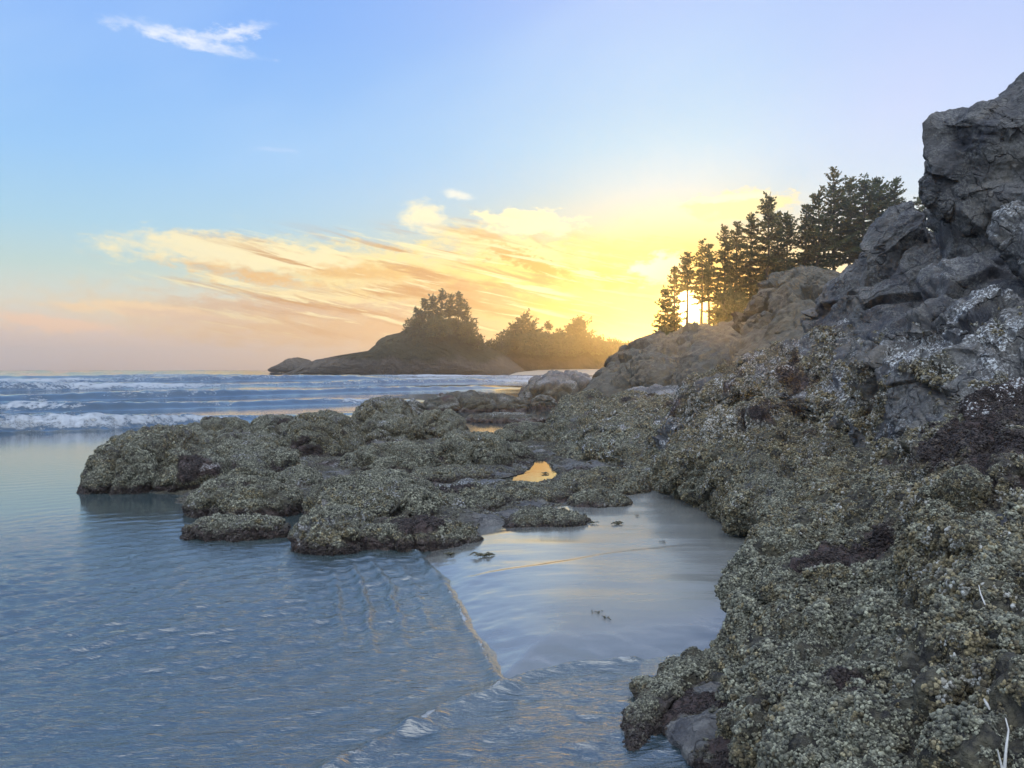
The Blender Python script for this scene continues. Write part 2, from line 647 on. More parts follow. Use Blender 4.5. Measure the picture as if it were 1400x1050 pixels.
def clump_material():
    m, b = material('mussel_crust')
    tone = attribute('tone')
    tint = attribute('tint', 'INSTANCER')
    dk = attribute('dk', 'INSTANCER')
    p = objco()
    pale = mixc(tone, c3(.012, .013, .013), c3(.35, .355, .27))
    pale = mixc(sstep(tint, 0.25, 0.7) * 0.8, pale, mixc(tone, c3(.014, .011, .007), c3(.31, .245, .12)))
    pale = mixc(sstep(tint, 0.92, 0.99) * tone, pale, c3(.48, .50, .50))
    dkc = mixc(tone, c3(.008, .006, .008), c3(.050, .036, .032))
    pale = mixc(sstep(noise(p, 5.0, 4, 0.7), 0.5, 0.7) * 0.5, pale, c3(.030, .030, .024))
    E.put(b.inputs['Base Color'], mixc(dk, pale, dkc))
    b.inputs['Roughness'].default_value = 0.6
    b.inputs['Specular IOR Level'].default_value = 0.35
    bump(b, noise(p, 6.0, 3, 0.6), 0.5, 0.10)
    return m


def leaf_material(name, a, bb):
    m, b = material(name)
    n = noise(objco(), 0.7, 3, 0.6)
    E.put(b.inputs['Base Color'], mixc(n, a, bb))
    b.inputs['Roughness'].default_value = 0.8
    b.inputs['Specular IOR Level'].default_value = 0.2
    tr = E.nt.nodes.new('ShaderNodeBsdfTranslucent')
    tr.inputs[0].default_value = (bb[0] * 1.3, bb[1] * 1.2, bb[2] * 0.8, 1)
    mx = E.nt.nodes.new('ShaderNodeMixShader')
    mx.inputs[0].default_value = 0.42
    out = E.nt.nodes['Material Output']
    E.nt.links.new(b.outputs[0], mx.inputs[1])
    E.nt.links.new(tr.outputs[0], mx.inputs[2])
    E.nt.links.new(mx.outputs[0], out.inputs[0])
    return m


def plain(name, a, bb, sc, rough):
    m, b = material(name)
    n = noise(objco(), sc, 4, 0.6)
    E.put(b.inputs['Base Color'], mixc(n, a, bb))
    b.inputs['Roughness'].default_value = rough
    bump(b, n, 0.4, 0.02)
    return m


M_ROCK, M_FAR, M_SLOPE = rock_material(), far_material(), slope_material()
M_SEA, M_SAND, M_POOL = sea_material(), sand_material(), pool_material()
M_CLUMP = clump_material()
M_LEAF = leaf_material('spruce_needles', c3(.040, .052, .030), c3(.085, .100, .055))
M_BARK = plain('spruce_bark', c3(.035, .028, .022), c3(.085, .07, .055), 6, 0.9)
M_WOOD = plain('bleached_wood', c3(.20, .20, .19), c3(.46, .46, .45), 40, 0.7)
M_KELP = plain('wet_seaweed', c3(.020, .022, .010), c3(.07, .06, .025), 30, 0.4)
M_BEACH = plain('beach_sand', c3(.22, .19, .15), c3(.30, .26, .21), 0.3, 0.9)


# ------------------------------------------------------------------ sea and sand
def polar(r_list, a_list):
    r, a = np.array(r_list), np.array(a_list)
    nr, na = len(r), len(a)
    X = np.outer(r, np.sin(a)).ravel()
    Y = np.outer(r, np.cos(a)).ravel()
    i, j = np.meshgrid(np.arange(nr - 1), np.arange(na), indexing='ij')
    j2 = (j + 1) % na
    f = np.stack([i * na + j, i * na + j2, (i + 1) * na + j2, (i + 1) * na + j], -1).reshape(-1, 4)
    return X, Y, f


def radii(parts):
    out = []
    for r0, r1, q in parts:
        r = r0
        while r < r1:
            out.append(r)
            r *= q
    return out


def angles(fine, half, coarse):
    a = list(np.arange(-half, half, fine))
    a += list(np.arange(half, 2 * math.pi - half - coarse * 0.5, coarse))
    return a


def seg_dist(X, Y, poly, closed=True):
    """distance to a polyline, and the parameter 0..1 along it"""
    best, tb = np.full(len(X), 1e9), np.zeros(len(X))
    n = len(poly)
    for k in range(n if closed else n - 1):
        a, b = poly[k], poly[(k + 1) % n]
        d = b - a
        t = np.clip(((X - a[0]) * d[0] + (Y - a[1]) * d[1]) / (d @ d + 1e-12), 0, 1)
        q = np.hypot(X - a[0] - t * d[0], Y - a[1] - t * d[1])
        m = q < best
        tb = np.where(m, (k + t) / n, tb)
        best = np.minimum(best, q)
    return best, tb


def inside(X, Y, poly):
    r = np.zeros(len(X), dtype=bool)
    n = len(poly)
    for k in range(n):
        a, b = poly[k], poly[(k + 1) % n]
        c = ((a[1] > Y) != (b[1] > Y)) & (X < (b[0] - a[0]) * (Y - a[1]) / (b[1] - a[1] + 1e-12) + a[0])
        r ^= c
    return r


def gpoly(pts):
    return np.array([G(*q)[:2] for q in pts])


def sdf(X, Y, poly):
    d, _ = seg_dist(X, Y, poly)
    return np.where(inside(X, Y, poly), d, -d)


SAND = gpoly([(575, 764), (607, 800), (632, 845), (660, 890), (690, 938), (720, 924), (770, 913), (870, 904),
              (960, 890), (1080, 860), (1150, 760), (1000, 690), (940, 640), (860, 640), (760, 680), (690, 712), (610, 738)])
SHELF = gpoly([(140, 672), (210, 622), (300, 596), (380, 588), (470, 588), (560, 594), (640, 604), (700, 596), (760, 602),
               (880, 600), (900, 660), (860, 690), (800, 712), (740, 726), (650, 728), (560, 742), (480, 742), (420, 735), (390, 700), (330, 700), (230, 690)])
EDGE1 = gpoly([(560, 752), (575, 764), (592, 782), (607, 800), (620, 822), (634, 848), (648, 872), (662, 897), (678, 922), (694, 941)])
EDGE2 = gpoly([(694, 941), (660, 954), (610, 972), (560, 1000), (510, 1030), (460, 1052), (400, 1080)])
EDGE3 = gpoly([(694, 941), (715, 926), (745, 918), (790, 909), (870, 903)])
POOL = gpoly([(682, 652), (700, 651), (716, 645), (728, 637), (731, 628), (737, 624), (744, 630), (754, 640), (762, 648),
              (752, 655), (735, 658), (712, 657), (700, 655)], 0.05) if False else np.array(
    [G(*q, 0.05)[:2] for q in [(682, 653), (698, 651), (716, 645), (728, 637), (731, 629), (737, 624), (744, 630), (754, 640), (762, 648), (752, 655), (735, 659), (712, 658)]])
POOL2 = np.array([G(*q, 0.05)[:2] for q in [(560, 667), (590, 662), (625, 666), (610, 671), (580, 673)]])

# surf: crest lines (photo positions of the foot of each wave), height left -> right
SURF = [
    ([(-900, 596), (0, 591), (150, 587), (300, 578), (420, 572), (500, 567)], [.62, .60, .55, .40, .22, .05], .62),
    ([(-900, 572), (0, 567), (150, 563), (300, 558), (480, 553), (620, 548)], [.45, .45, .45, .40, .35, .10], .75),
    ([(-900, 556), (0, 551), (150, 548), (300, 544), (450, 539), (640, 534), (760, 531)], [.55, .60, .60, .60, .50, .35, .1], .55),
    ([(-900, 540), (0, 536), (150, 533), (330, 530), (520, 527), (640, 525), (800, 523)], [.75, .85, .8, .7, .7, .75, .4], .8),
    ([(-900, 529), (0, 526), (200, 524), (400, 521), (600, 519.5), (820, 518.5)], [.9, .9, .9, .9, .9, .5], .95),
    ([(-900, 521), (0, 518.5), (200, 517), (390, 516.5), (600, 516.2), (840, 516)], [1.0, 1.0, 1.0, .7, .6, .4], .9),
    ([(-900, 515), (0, 513.5), (200, 512.3), (380, 512)], [1.1, 1.1, 1.1, .8], .6),
    ([(-900, 511), (0, 510), (200, 509.3), (380, 509)], [1.3, 1.4, 1.2, .8], .5),
]


def build_sea():
    rl = radii([(1.2, 3.2, 1.03), (3.2, 15, 1.0026), (15, 45, 1.0042), (45, 260, 1.0055), (260, 1100, 1.03)]) + [1100.0]
    al = angles(0.0025, 0.68, 0.05)
    X, Y, f = polar(rl, al)
    r = np.hypot(X, Y)
    P = np.stack([X, Y, np.zeros_like(X)], 1)
    shelf, sand = sdf(X, Y, SHELF), sdf(X, Y, SAND)
    calm = smooth(shelf, -0.9, 0.1)
    calm = np.maximum(calm, smooth(X + 1.0 - (Y - 18) * 0.06, -0.5, 1.0) * smooth(Y, 15, 19) * (1 - smooth(Y, 48, 60)))
    amp = 1 - 0.92 * calm
    z = np.zeros_like(X)
    # wind ripples: a dozen short trains of waves whose crests wander and come and go
    rng = np.random.default_rng(29)
    bend = .22 * perlin(P * .55, 31) + .10 * perlin(P * 1.7, 32)
    for k in range(16):
        lam = .085 * (5.4 ** (k / 15.0)) * rng.uniform(.9, 1.1)
        rot = R(rng.normal(30, 20))
        ph = (-X * math.sin(rot) + Y * math.cos(rot) + bend) * (2 * math.pi / lam) + rng.random() * 6.28
        am = np.clip(.55 + 1.1 * perlin(np.stack([X / (lam * 3.4) + k * 3.3, Y / (lam * 2.2), X * 0 + k], 1), 60 + k), 0, 1.0)
        vis = 1 - smooth(r * np.where(r < 15, .0026, .0042), lam * 0.18, lam * 0.42)
        sn = np.sin(ph)
        z += .0142 * lam * am * (sn + .35 * sn * np.abs(sn) * (sn > 0)) * vis
    z = .014 * np.tanh(z / .014)
    z += .010 * perlin(P * .7, 33)
    patch = 0.55 + 0.9 * smooth(perlin(P * 0.33 + 5, 41), -0.5, 0.6)
    z *= (1 - .8 * smooth(sand, -.35, .05)) * amp * patch * (1 - .90 * smooth(r, 9, 16)) * (1 + .8 * smooth(r, 30, 45))
    # swell far out
    z += 0.16 * fbm(np.stack([X / 34, Y / 11, X * 0], 1), 3, 21) * smooth(r, 35, 110)
    # folded ridges where the returning film meets the incoming one
    ridge = np.zeros_like(X)
    wx, wy = .05 * fbm(P * 1.9, 3, 63), .05 * fbm(P * 1.9, 3, 66)
    for line, h, w in ((EDGE1, .036, .05), (EDGE2, .048, .075), (EDGE3, .024, .045)):
        d, t = seg_dist(X + wx, Y + wy, line, False)
        wob = np.clip(.9 + .9 * fbm(P * 4.0, 2, 61), .15, 1.6)
        ridge = np.maximum(ridge, h * wob * np.exp(-(d / w) ** 2) * (1 - calm) + h * 0.15 * np.exp(-(d / (w * 4)) ** 2))
    z += ridge
    # trains of ripples that follow the left ridge
    d, t = seg_dist(X, Y, EDGE1, False)
    left = smooth(X, EDGE1[:, 0].min() - 2.2, EDGE1[:, 0].min() - .2) * (X < 0.3)
    band = np.exp(-((d - .75) / .45) ** 2) * smooth(t, 0.0, .2) * (1 - smooth(t, .35, .75))
    z += 0.045 * band * left * np.maximum(0, np.sin(d * 2 * math.pi / .25 + perlin(P * 3, 71) * 1.5)) ** 2
    # chop at the foot of the near rock
    g = G(760, 1010)
    b2 = np.exp(-(((X - g[0]) / 1.0) ** 2 + ((Y - g[1]) / .55) ** 2))
    z += b2 * .040 * fbm(np.stack([X / .50, Y / .36, X * 0], 1), 2, 81)
    # surf
    foam = np.zeros_like(X)
    for line, w, fo in ((EDGE1, .022, .50), (EDGE2, .035, .54), (EDGE3, .02, .50)):
        d, t = seg_dist(X + wx, Y + wy, line, False)
        d = d + .03 * perlin(P * 7.0, 55)
        foam = np.maximum(foam, fo * np.exp(-(d / w) ** 2) * smooth(perlin(P * 2.6, 57), -.6, .3))
    calm_front = np.zeros_like(X)
    for k, (line, hs, fo) in enumerate(SURF):
        g = np.array([G(*q)[:2] for q in line])
        Yc = np.interp(X, g[:, 0], g[:, 1])
        A = np.interp(X, g[:, 0], hs) * (1 - smooth(X, g[-1, 0] - 1, g[-1, 0] + 8)) * np.where(Y > 0, 1, 0)
        sc = np.clip(g[:, 1].mean() / 33.0, 1, 6)
        wob = (perlin(np.stack([X / (3.2 * sc), X * 0 + k * 7.7, X * 0], 1), 90 + k) * 1.1 + perlin(np.stack([X / (.9 * sc), X * 0 + k * 3.1, X * 0], 1), 190 + k) * .3) * sc
        A = A * np.clip(0.85 + 0.75 * perlin(np.stack([X / (7 * sc), X * 0 + k, X * 0], 1), 95 + k), 0.15, 1.5)
        s = Y - Yc - wob - 0.9 * sc
        wf, wb = .75 * sc, 2.4 * sc
        prof = np.exp(-(s / np.where(s < 0, wf, wb)) ** 2)
        lump = 1 + .30 * perlin(np.stack([X / (.55 * sc), Y / (.4 * sc), X * 0 + k], 1), 99 + k)
        z += A * prof * lump
        tear = smooth(perlin(np.stack([X / (5 * sc), X * 0 + 2.2 * k, X * 0], 1), 120 + k), -.45, .35) if k else 1.0
        front = np.exp(-((s + .25 * sc) / (.95 * sc)) ** 2) * (1 - smooth(s, 0.1 * sc, 1.3 * sc))
        foam = np.maximum(foam, fo * front * tear * smooth(A, .05, .3))
        trail = np.exp(-np.maximum(s, 0) / (3.0 * sc)) * (s > 0) * smooth(perlin(np.stack([X / (4 * sc), Y / (.8 * sc), X * 0], 1), 130 + k), 0.0, .5)
        foam = np.maximum(foam, .55 * fo * trail * smooth(A, .05, .3))
    foam = np.maximum(foam, .42 * smooth(perlin(np.stack([X / 7, Y / 1.6, X * 0], 1), 140), .25, .6) * smooth(Y, 30, 60) * (Y > 0))
    z = np.where(r > 1050, 0, z)
    me = mesh_np('sea', np.stack([X, Y, z], 1), f, M_SEA)
    attr(me, 'foam', foam.astype(np.float32))
    shallow = np.maximum(smooth(sand, -1.6, .1), .75 * smooth(shelf, -4.5, -.3)) * (.6 + .4 * smooth(perlin(P * .7, 44), -.4, .4))
    attr(me, 'shallow', np.clip(shallow, 0, 1).astype(np.float32))
    attr(me, 'calm', (np.maximum(calm * .9, .93 * smooth(r, 9, 16))).astype(np.float32))
    o = link(bpy.data.objects.new('sea', me))
    tag(o, 'blue grey sea with lines of breaking surf rolling in to the shore', 'sea', kind='structure')


def build_sand():
    rl = radii([(1.2, 3.5, 1.03), (3.5, 20, 1.0042), (20, 90, 1.03)]) + [90.0, 400.0, 1100.0]
    al = angles(0.0042, 0.70, 0.06)
    X, Y, f = polar(rl, al)
    P = np.stack([X, Y, np.zeros_like(X)], 1)
    s = sdf(X + .05 * fbm(P * 1.9, 3, 63), Y + .05 * fbm(P * 1.9, 3, 66), SAND)
    s = s + .018 * perlin(P * 2.2, 5) + .030 * fbm(P * 5.5, 3, 6)
    z = np.where(s > 0, .11 * np.tanh(s / .55), .30 * np.tanh(s / 1.6))
    z += 0.010 * perlin(np.stack([X * .8, Y * 1.7, X * 0], 1), 11) * smooth(s, 0, .4)
    line = gpoly([(590, 800), (660, 796), (740, 788), (820, 774), (880, 766), (940, 759), (1010, 764)])
    d, t = seg_dist(X, Y, line, False)
    behind = Y > np.interp(X, line[:, 0], line[:, 1])
    z += np.where(~behind, .016 * np.exp(-d / .55), .016 * np.exp(-(d / .05) ** 2)) * smooth(t, 0, .25)
    z -= 1.2 * smooth(np.hypot(X, Y), 40, 200)
    film = .9 - .65 * smooth(s, .15, .8) * smooth(X - (-.2 + (Y - 8) * .14) + .35 * perlin(P * .9, 15), .2, 1.0)
    me = mesh_np('sand', np.stack([X, Y, z], 1), f, M_SAND)
    attr(me, 'film', film.astype(np.float32))
    o = link(bpy.data.objects.new('sand', me))
    tag(o, 'smooth wet sand between the rocks mirroring the sky', 'sand', kind='structure')


build_sea()
build_sand()


# ------------------------------------------------------------------ mussel / barnacle clumps
def clump_mesh(name, seed, n, elong, spread):
    rng = np.random.default_rng(seed)
    v0, f0 = ico(3)
    V, Fc, T = [], [], []
    off = 0
    for k in range(n):
        d = rng.normal(size=3)
        d[2] = abs(d[2]) * .7
        d /= np.linalg.norm(d)
        r = rng.uniform(.16, .36)
        q = v0 * np.array([r * rng.uniform(.6, 1), r * rng.uniform(.6, 1), r * elong * rng.uniform(.8, 1.2)])
        q[:, 2] = np.where(q[:, 2] > 0, q[:, 2] * .8, q[:, 2])
        q = q * (1 + .30 * perlin(q / r * 1.3 + k * 5.7, seed)[:, None] + .20 * perlin(q / r * 2.9 + k, seed + 1)[:, None] + .10 * perlin(q / r * 6.3 + k, seed + 2)[:, None])
        ax = d + rng.normal(size=3) * .35
        ax /= np.linalg.norm(ax)
        e1 = np.cross(ax, [.3, .9, .1])
        e1 /= np.linalg.norm(e1)
        e2 = np.cross(ax, e1)
        w = q[:, :1] * e1 + q[:, 1:2] * e2 + q[:, 2:] * ax
        V.append(w + d * spread * rng.uniform(.45, 1.0))
        Fc.append(f0 + off)
        off += len(v0)
        tip = smooth(q[:, 2] / (r * elong), -.2, .9)
        T.append(np.clip(.85 * rng.random() ** 1.7 + .28 * tip, 0, 1))
    me = mesh_np(name, np.concatenate(V), np.concatenate(Fc), M_CLUMP, False)
    attr(me, 'tone', np.concatenate(T).astype(np.float32))
    return me


clumps = bpy.data.collections.new('clumps')
for k, (n, el_, sp) in enumerate([(14, 1.1, .66), (12, 1.5, .62), (16, 1.0, .75), (10, 1.9, .55), (11, 1.3, .6)]):
    clumps.objects.link(bpy.data.objects.new('clump_%d' % k, clump_mesh('clump', 300 + k, n, el_, sp)))


def crust_nodes():
    g = bpy.data.node_groups.new('crust', 'GeometryNodeTree')
    g.interface.new_socket('Geometry', in_out='INPUT', socket_type='NodeSocketGeometry')
    g.interface.new_socket('Geometry', in_out='OUTPUT', socket_type='NodeSocketGeometry')
    N, L = g.nodes, g.links
    gi, go = N.new('NodeGroupInput'), N.new('NodeGroupOutput')
    ci = N.new('GeometryNodeCollectionInfo')
    ci.inputs['Collection'].default_value = clumps
    ci.inputs['Separate Children'].default_value = True
    ci.inputs['Reset Children'].default_value = True
    ip = N.new('GeometryNodeInstanceOnPoints')
    L.new(gi.outputs[0], ip.inputs['Points'])
    L.new(ci.outputs[0], ip.inputs['Instance'])
    ip.inputs['Pick Instance'].default_value = True
    for nm, ty, sock in (('idx', 'INT', 'Instance Index'), ('rot', 'FLOAT_VECTOR', 'Rotation'), ('scl', 'FLOAT_VECTOR', 'Scale')):
        na = N.new('GeometryNodeInputNamedAttribute')
        na.data_type = ty
        na.inputs[0].default_value = nm
        L.new(na.outputs[0], ip.inputs[sock])
    L.new(ip.outputs[0], go.inputs[0])
    return g


CRUST = crust_nodes()


def add_crust(rock, v, f, nrm, crust, dark, per_m2, size, seed, zmin=-0.05, warm=0.0):
    """scatter clumps over the crusted faces of a rock (v: world coordinates)"""
    rng = np.random.default_rng(seed)
    a, b, c = v[f[:, 0]], v[f[:, 1]], v[f[:, 2]]
    area = np.linalg.norm(np.cross(b - a, c - a), axis=1) * .5
    mid = (a + b + c) / 3
    fn = nrm[f].mean(1)
    fn /= np.maximum(np.linalg.norm(fn, axis=1, keepdims=True), 1e-9)
    view = np.array([0, 0, CAMZ]) - mid
    dist = np.linalg.norm(view, axis=1)
    facing = (fn * view).sum(1) / dist
    w = area * crust[f].mean(1) * smooth(fbm(mid * 4.2, 2, seed + 2), -.50, -.02) * (facing > -.35) * (mid[:, 2] > zmin)
    tot = w.sum()
    n = int(min(tot * per_m2, 60000))
    if n < 10:
        return
    pick = rng.choice(len(f), size=n, p=w / tot)
    r1, r2 = np.sqrt(rng.random(n)), rng.random(n)
    P = (1 - r1)[:, None] * a[pick] + (r1 * (1 - r2))[:, None] * b[pick] + (r1 * r2)[:, None] * c[pick]
    Nn = fn[pick] + rng.normal(size=(n, 3)) * .28
    Nn /= np.linalg.norm(Nn, axis=1, keepdims=True)
    th = np.arccos(np.clip(Nn[:, 2], -1, 1))
    ph = np.arctan2(Nn[:, 1], Nn[:, 0])
    rot = np.stack([np.zeros(n), th, ph], 1)
    sp = rng.random(n) * 6.28
    # spin about the own axis: R = Rz(ph) Ry(th) Rz(sp)
    cz, sz, cy, sy, cs, ss = np.cos(ph), np.sin(ph), np.cos(th), np.sin(th), np.cos(sp), np.sin(sp)
    m00, m01 = cz * cy * cs - sz * ss, -cz * cy * ss - sz * cs
    m10, m11 = sz * cy * cs + cz * ss, -sz * cy * ss + cz * cs
    m20, m21, m22 = -sy * cs, sy * ss, cy
    rot = np.stack([np.arctan2(m21, m22), np.arcsin(np.clip(-m20, -1, 1)), np.arctan2(m10, m00)], 1)
    s = size * np.clip(np.exp(rng.normal(size=n) * .40), .4, 1.7) * (.55 + .9 * smooth(perlin(P * 2.6, seed), -.5, .5))
    scl = np.stack([s, s, s * rng.uniform(.6, 1.1, n)], 1)
    loc = np.array(rock.location)
    me = bpy.data.meshes.new('mussel_crust')
    me.vertices.add(n)
    me.vertices.foreach_set('co', (P - loc - Nn * (s * .15)[:, None]).astype(np.float32).ravel())
    me.update()
    dk = dark[f].mean(1)[pick]
    attr(me, 'rot', rot.astype(np.float32), 'FLOAT_VECTOR')
    attr(me, 'scl', scl.astype(np.float32), 'FLOAT_VECTOR')
    attr(me, 'idx', rng.integers(0, 5, n).astype(np.int32), 'INT')
    attr(me, 'tint', np.clip(.12 + warm + .48 * smooth(P[:, 2], .4, 1.4) + .45 * (1 - smooth(fn[pick][:, 2], .25, .85)) + .5 * perlin(P * 1.1, seed + 3) + rng.normal(size=n) * .22, 0, 1).astype(np.float32))  # sides olive, tops pale: growth zones that also paint in lighting contrast
    attr(me, 'dk', np.clip(dk * 1.1 + rng.normal(size=n) * .12, 0, 1).astype(np.float32))
    o = link(bpy.data.objects.new('mussel_crust', me), rock)
    md = o.modifiers.new('crust', 'NODES')
    md.node_group = CRUST
    o['kind'] = 'stuff'


# ------------------------------------------------------------------ rocks
ROCKS = []


def finish_rock(name, v, f, S, seed, label, cat, rough=1.0, facet=0.0, crust=(.0, 1.0), dark=0.0, white=.3,
                clump=None, kind=None, mat=None, fine=True, group=None, cover=-.5, foot=(.03, .13), spots=(), lump=1.0, bumpy=.5, fscale=None, crack=0.0, warm=0.0):
    n = normals_of(v, f)
    p = v + seed * 3.17
    d = S * .15 * rough * fbm(p / (S * .95), 3, seed) + S * .085 * rough * lump * billow(p / (S * .42), 3, seed + 5)
    if facet:
        pw = p + .25 * S * np.stack([perlin(p / S * 1.5, seed + 61), perlin(p / S * 1.5 + 9, seed + 62), perlin(p / S * 1.5 + 19, seed + 63)], 1)
        fs = fscale or S * .62
        fv, gap = worley(pw / fs, seed + 31, True)
        fv2, gap2 = worley(pw / (fs * .37), seed + 33, True)
        d = d * (1 - .75 * min(1, facet * 1.5)) + facet * fs * (.38 * fv * (.3 + .7 * smooth(gap, 0, .07)) + .08 * fv2 * smooth(gap2, 0, .10)) - facet * S * .03 * (1 - smooth(gap, 0, .10))
    if crack:
        q = p + .3 * S * np.stack([perlin(p / S * 1.1 + 3, seed + 71), perlin(p / S * 1.1 + 13, seed + 72), perlin(p / S * 1.1 + 23, seed + 73)], 1)
        c1 = np.abs(perlin(q / (S * 1.05), seed + 74))
        c2 = np.abs(perlin(q / (S * .45), seed + 75))
        d = d - crack * S * (.17 * np.exp(-(c1 / .07) ** 2) + .07 * np.exp(-(c2 / .09) ** 2))
    d = d - d.mean()
    v = v + n * d[:, None]
    n = normals_of(v, f)
    # what grows where: crust below its level, thinning upwards
    z = v[:, 2]
    lo, hi = crust
    cr = 1 - smooth(z + .35 * fbm(v * 1.1, 3, seed + 7), lo, hi) if hi > lo else np.zeros(len(v))
    if hi > lo:
        cr = cr * smooth(fbm(v * 1.9, 4, seed + 8), cover - .18, cover + .12)
    dk = smooth(fbm(v * 1.0 + 5, 4, seed + 9) + dark - .5, -.02, .16) * cr
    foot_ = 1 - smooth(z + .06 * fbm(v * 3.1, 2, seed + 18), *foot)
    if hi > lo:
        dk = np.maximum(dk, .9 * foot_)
    wh = np.clip(white * 2 * smooth(fbm(v * .9 + 11, 3, seed + 12), -.1, .35) * smooth(n[:, 2], .05, .6), 0, 1)
    for what, q, rad in spots:
        c = Q(*q)
        m = np.exp(-(((v - c) ** 2).sum(1) / rad ** 2)) + .55 * fbm(v * 1.7, 4, seed + 15) * (np.linalg.norm(v - c, axis=1) < rad * 2)
        m = smooth(m, .32, .55)
        if what == 'dark':
            cr = np.maximum(cr, m)
            dk = np.maximum(dk, m * cr)
        elif what == 'white':
            wh = np.maximum(wh, m * smooth(fbm(v * 5, 3, seed + 16), -.3, .2))
            cr = cr * (1 - .8 * m)
        elif what == 'bare':
            cr = cr * (1 - m)
    if fine:
        f1, f2 = worley(v / .085, seed + 21)
        d = cr * (.020 * (.6 - f1) + bumpy * .075 * billow(v / .34, 3, seed + 25)) + .022 * fbm(v / .22, 3, seed + 22) + (1 - cr) * (.016 * billow(v / .15, 3, seed + 23) + (.03 * billow(v / .5, 3, seed + 24) if facet else 0))
        v = v + n * d[:, None]
        n = normals_of(v, f)
    lo_z = max(v[:, 2].min(), -0.02)
    loc = np.array([v[:, 0].mean(), v[:, 1].mean(), lo_z])
    me = mesh_np(name, v - loc, f, mat or M_ROCK)
    attr(me, 'crust', cr.astype(np.float32))
    attr(me, 'dark', dk.astype(np.float32))
    attr(me, 'white', wh.astype(np.float32))
    o = bpy.data.objects.new(name, me)
    o.location = loc
    link(o)
    if kind == 'structure':
        tag(o, label, cat, kind=kind)
    else:
        tag(o, label, cat, group)
    if clump:
        add_crust(o, v, f, n, cr, dk, clump[0], clump[1], seed + 40, warm=warm)
    return o


def mound(name, x0, x1, ytop, ybase, T, label, seed, skew=0.0, sq=2.4, sub=6, S=None, base_z=0.0, **kw):
    """a low dome standing on the shelf: photo extents, T = half depth in metres"""
    Yf = G((x0 + x1) / 2, ybase, base_z)[1]
    Yc = Yf + T
    a, b = Q(x0, ybase, Yc), Q(x1, ybase, Yc)
    top = Q((x0 + x1) / 2, ytop, Yc)[2] - base_z
    W = (b[0] - a[0]) / 2
    cx = (a[0] + b[0]) / 2
    u, f = ico(sub)
    rr = (np.abs(u) ** sq).sum(1) ** (-1 / sq)
    w = u * rr[:, None]
    z = np.where(w[:, 2] > 0, w[:, 2] * top, w[:, 2] * .35)
    x = w[:, 0] * W + skew * W * np.maximum(w[:, 2], 0) * (1 - np.abs(w[:, 0]))
    v = np.stack([x + cx, w[:, 1] * T + Yc, z + base_z], 1)
    size = S or (W * T * max(top, .3)) ** (1 / 3)
    return finish_rock(name, v, f, size, seed, label, 'rock', **kw)


def outcrop(name, pts, front, back, label, seed, sub=6, pw=.75, S=None, cat='rock', **kw):
    """a pillow of rock spanned inside an outline of points in the place (photo pixel + distance)"""
    P = np.array([Q(*q) for q in pts])
    n_ = len(P)
    tt = np.linspace(0, n_, 40 * n_, endpoint=False)
    i = np.floor(tt).astype(int)
    t = (tt - i)[:, None]
    p0, p1, p2, p3 = P[(i - 1) % n_], P[i % n_], P[(i + 1) % n_], P[(i + 2) % n_]
    C = .5 * (2 * p1 + (p2 - p0) * t + (2 * p0 - 5 * p1 + 4 * p2 - p3) * t ** 2 + (3 * p1 - p0 - 3 * p2 + p3) * t ** 3)
    C = C * .45 + ((1 - t) * p1 + t * p2) * .55
    c = C.mean(0)
    D = C - c
    _, _, vt = np.linalg.svd(D, full_matrices=False)
    nrm = vt[2]
    if nrm @ (np.array([0, 0, CAMZ]) - c) < 0:
        nrm = -nrm
    e1 = np.cross([0, 0, 1.0], nrm)
    e1 = np.cross([1.0, 0, 0], nrm) if np.linalg.norm(e1) < .1 else e1
    e1 /= np.linalg.norm(e1)
    e2 = np.cross(nrm, e1)
    ang = np.arctan2(D @ e2, D @ e1)
    o = np.argsort(ang)
    ang, D = ang[o], D[o]
    ang = np.concatenate([ang - 2 * math.pi, ang, ang + 2 * math.pi])
    D3 = np.concatenate([D, D, D])
    u, f = ico(sub)
    th = np.arctan2(u[:, 1], u[:, 0])
    rim = np.stack([np.interp(th, ang, D3[:, k]) for k in range(3)], 1)
    rho = np.hypot(u[:, 0], u[:, 1])
    hgt = np.sign(u[:, 2]) * np.abs(u[:, 2]) ** pw * np.where(u[:, 2] > 0, front, back)
    v = c + rim * rho[:, None] + nrm * hgt[:, None]
    size = S or float(np.sqrt(np.linalg.norm(D, axis=1).mean() * max(front, back) * 1.0) * 1.0)
    return finish_rock(name, v, f, size, seed, label, cat, **kw)


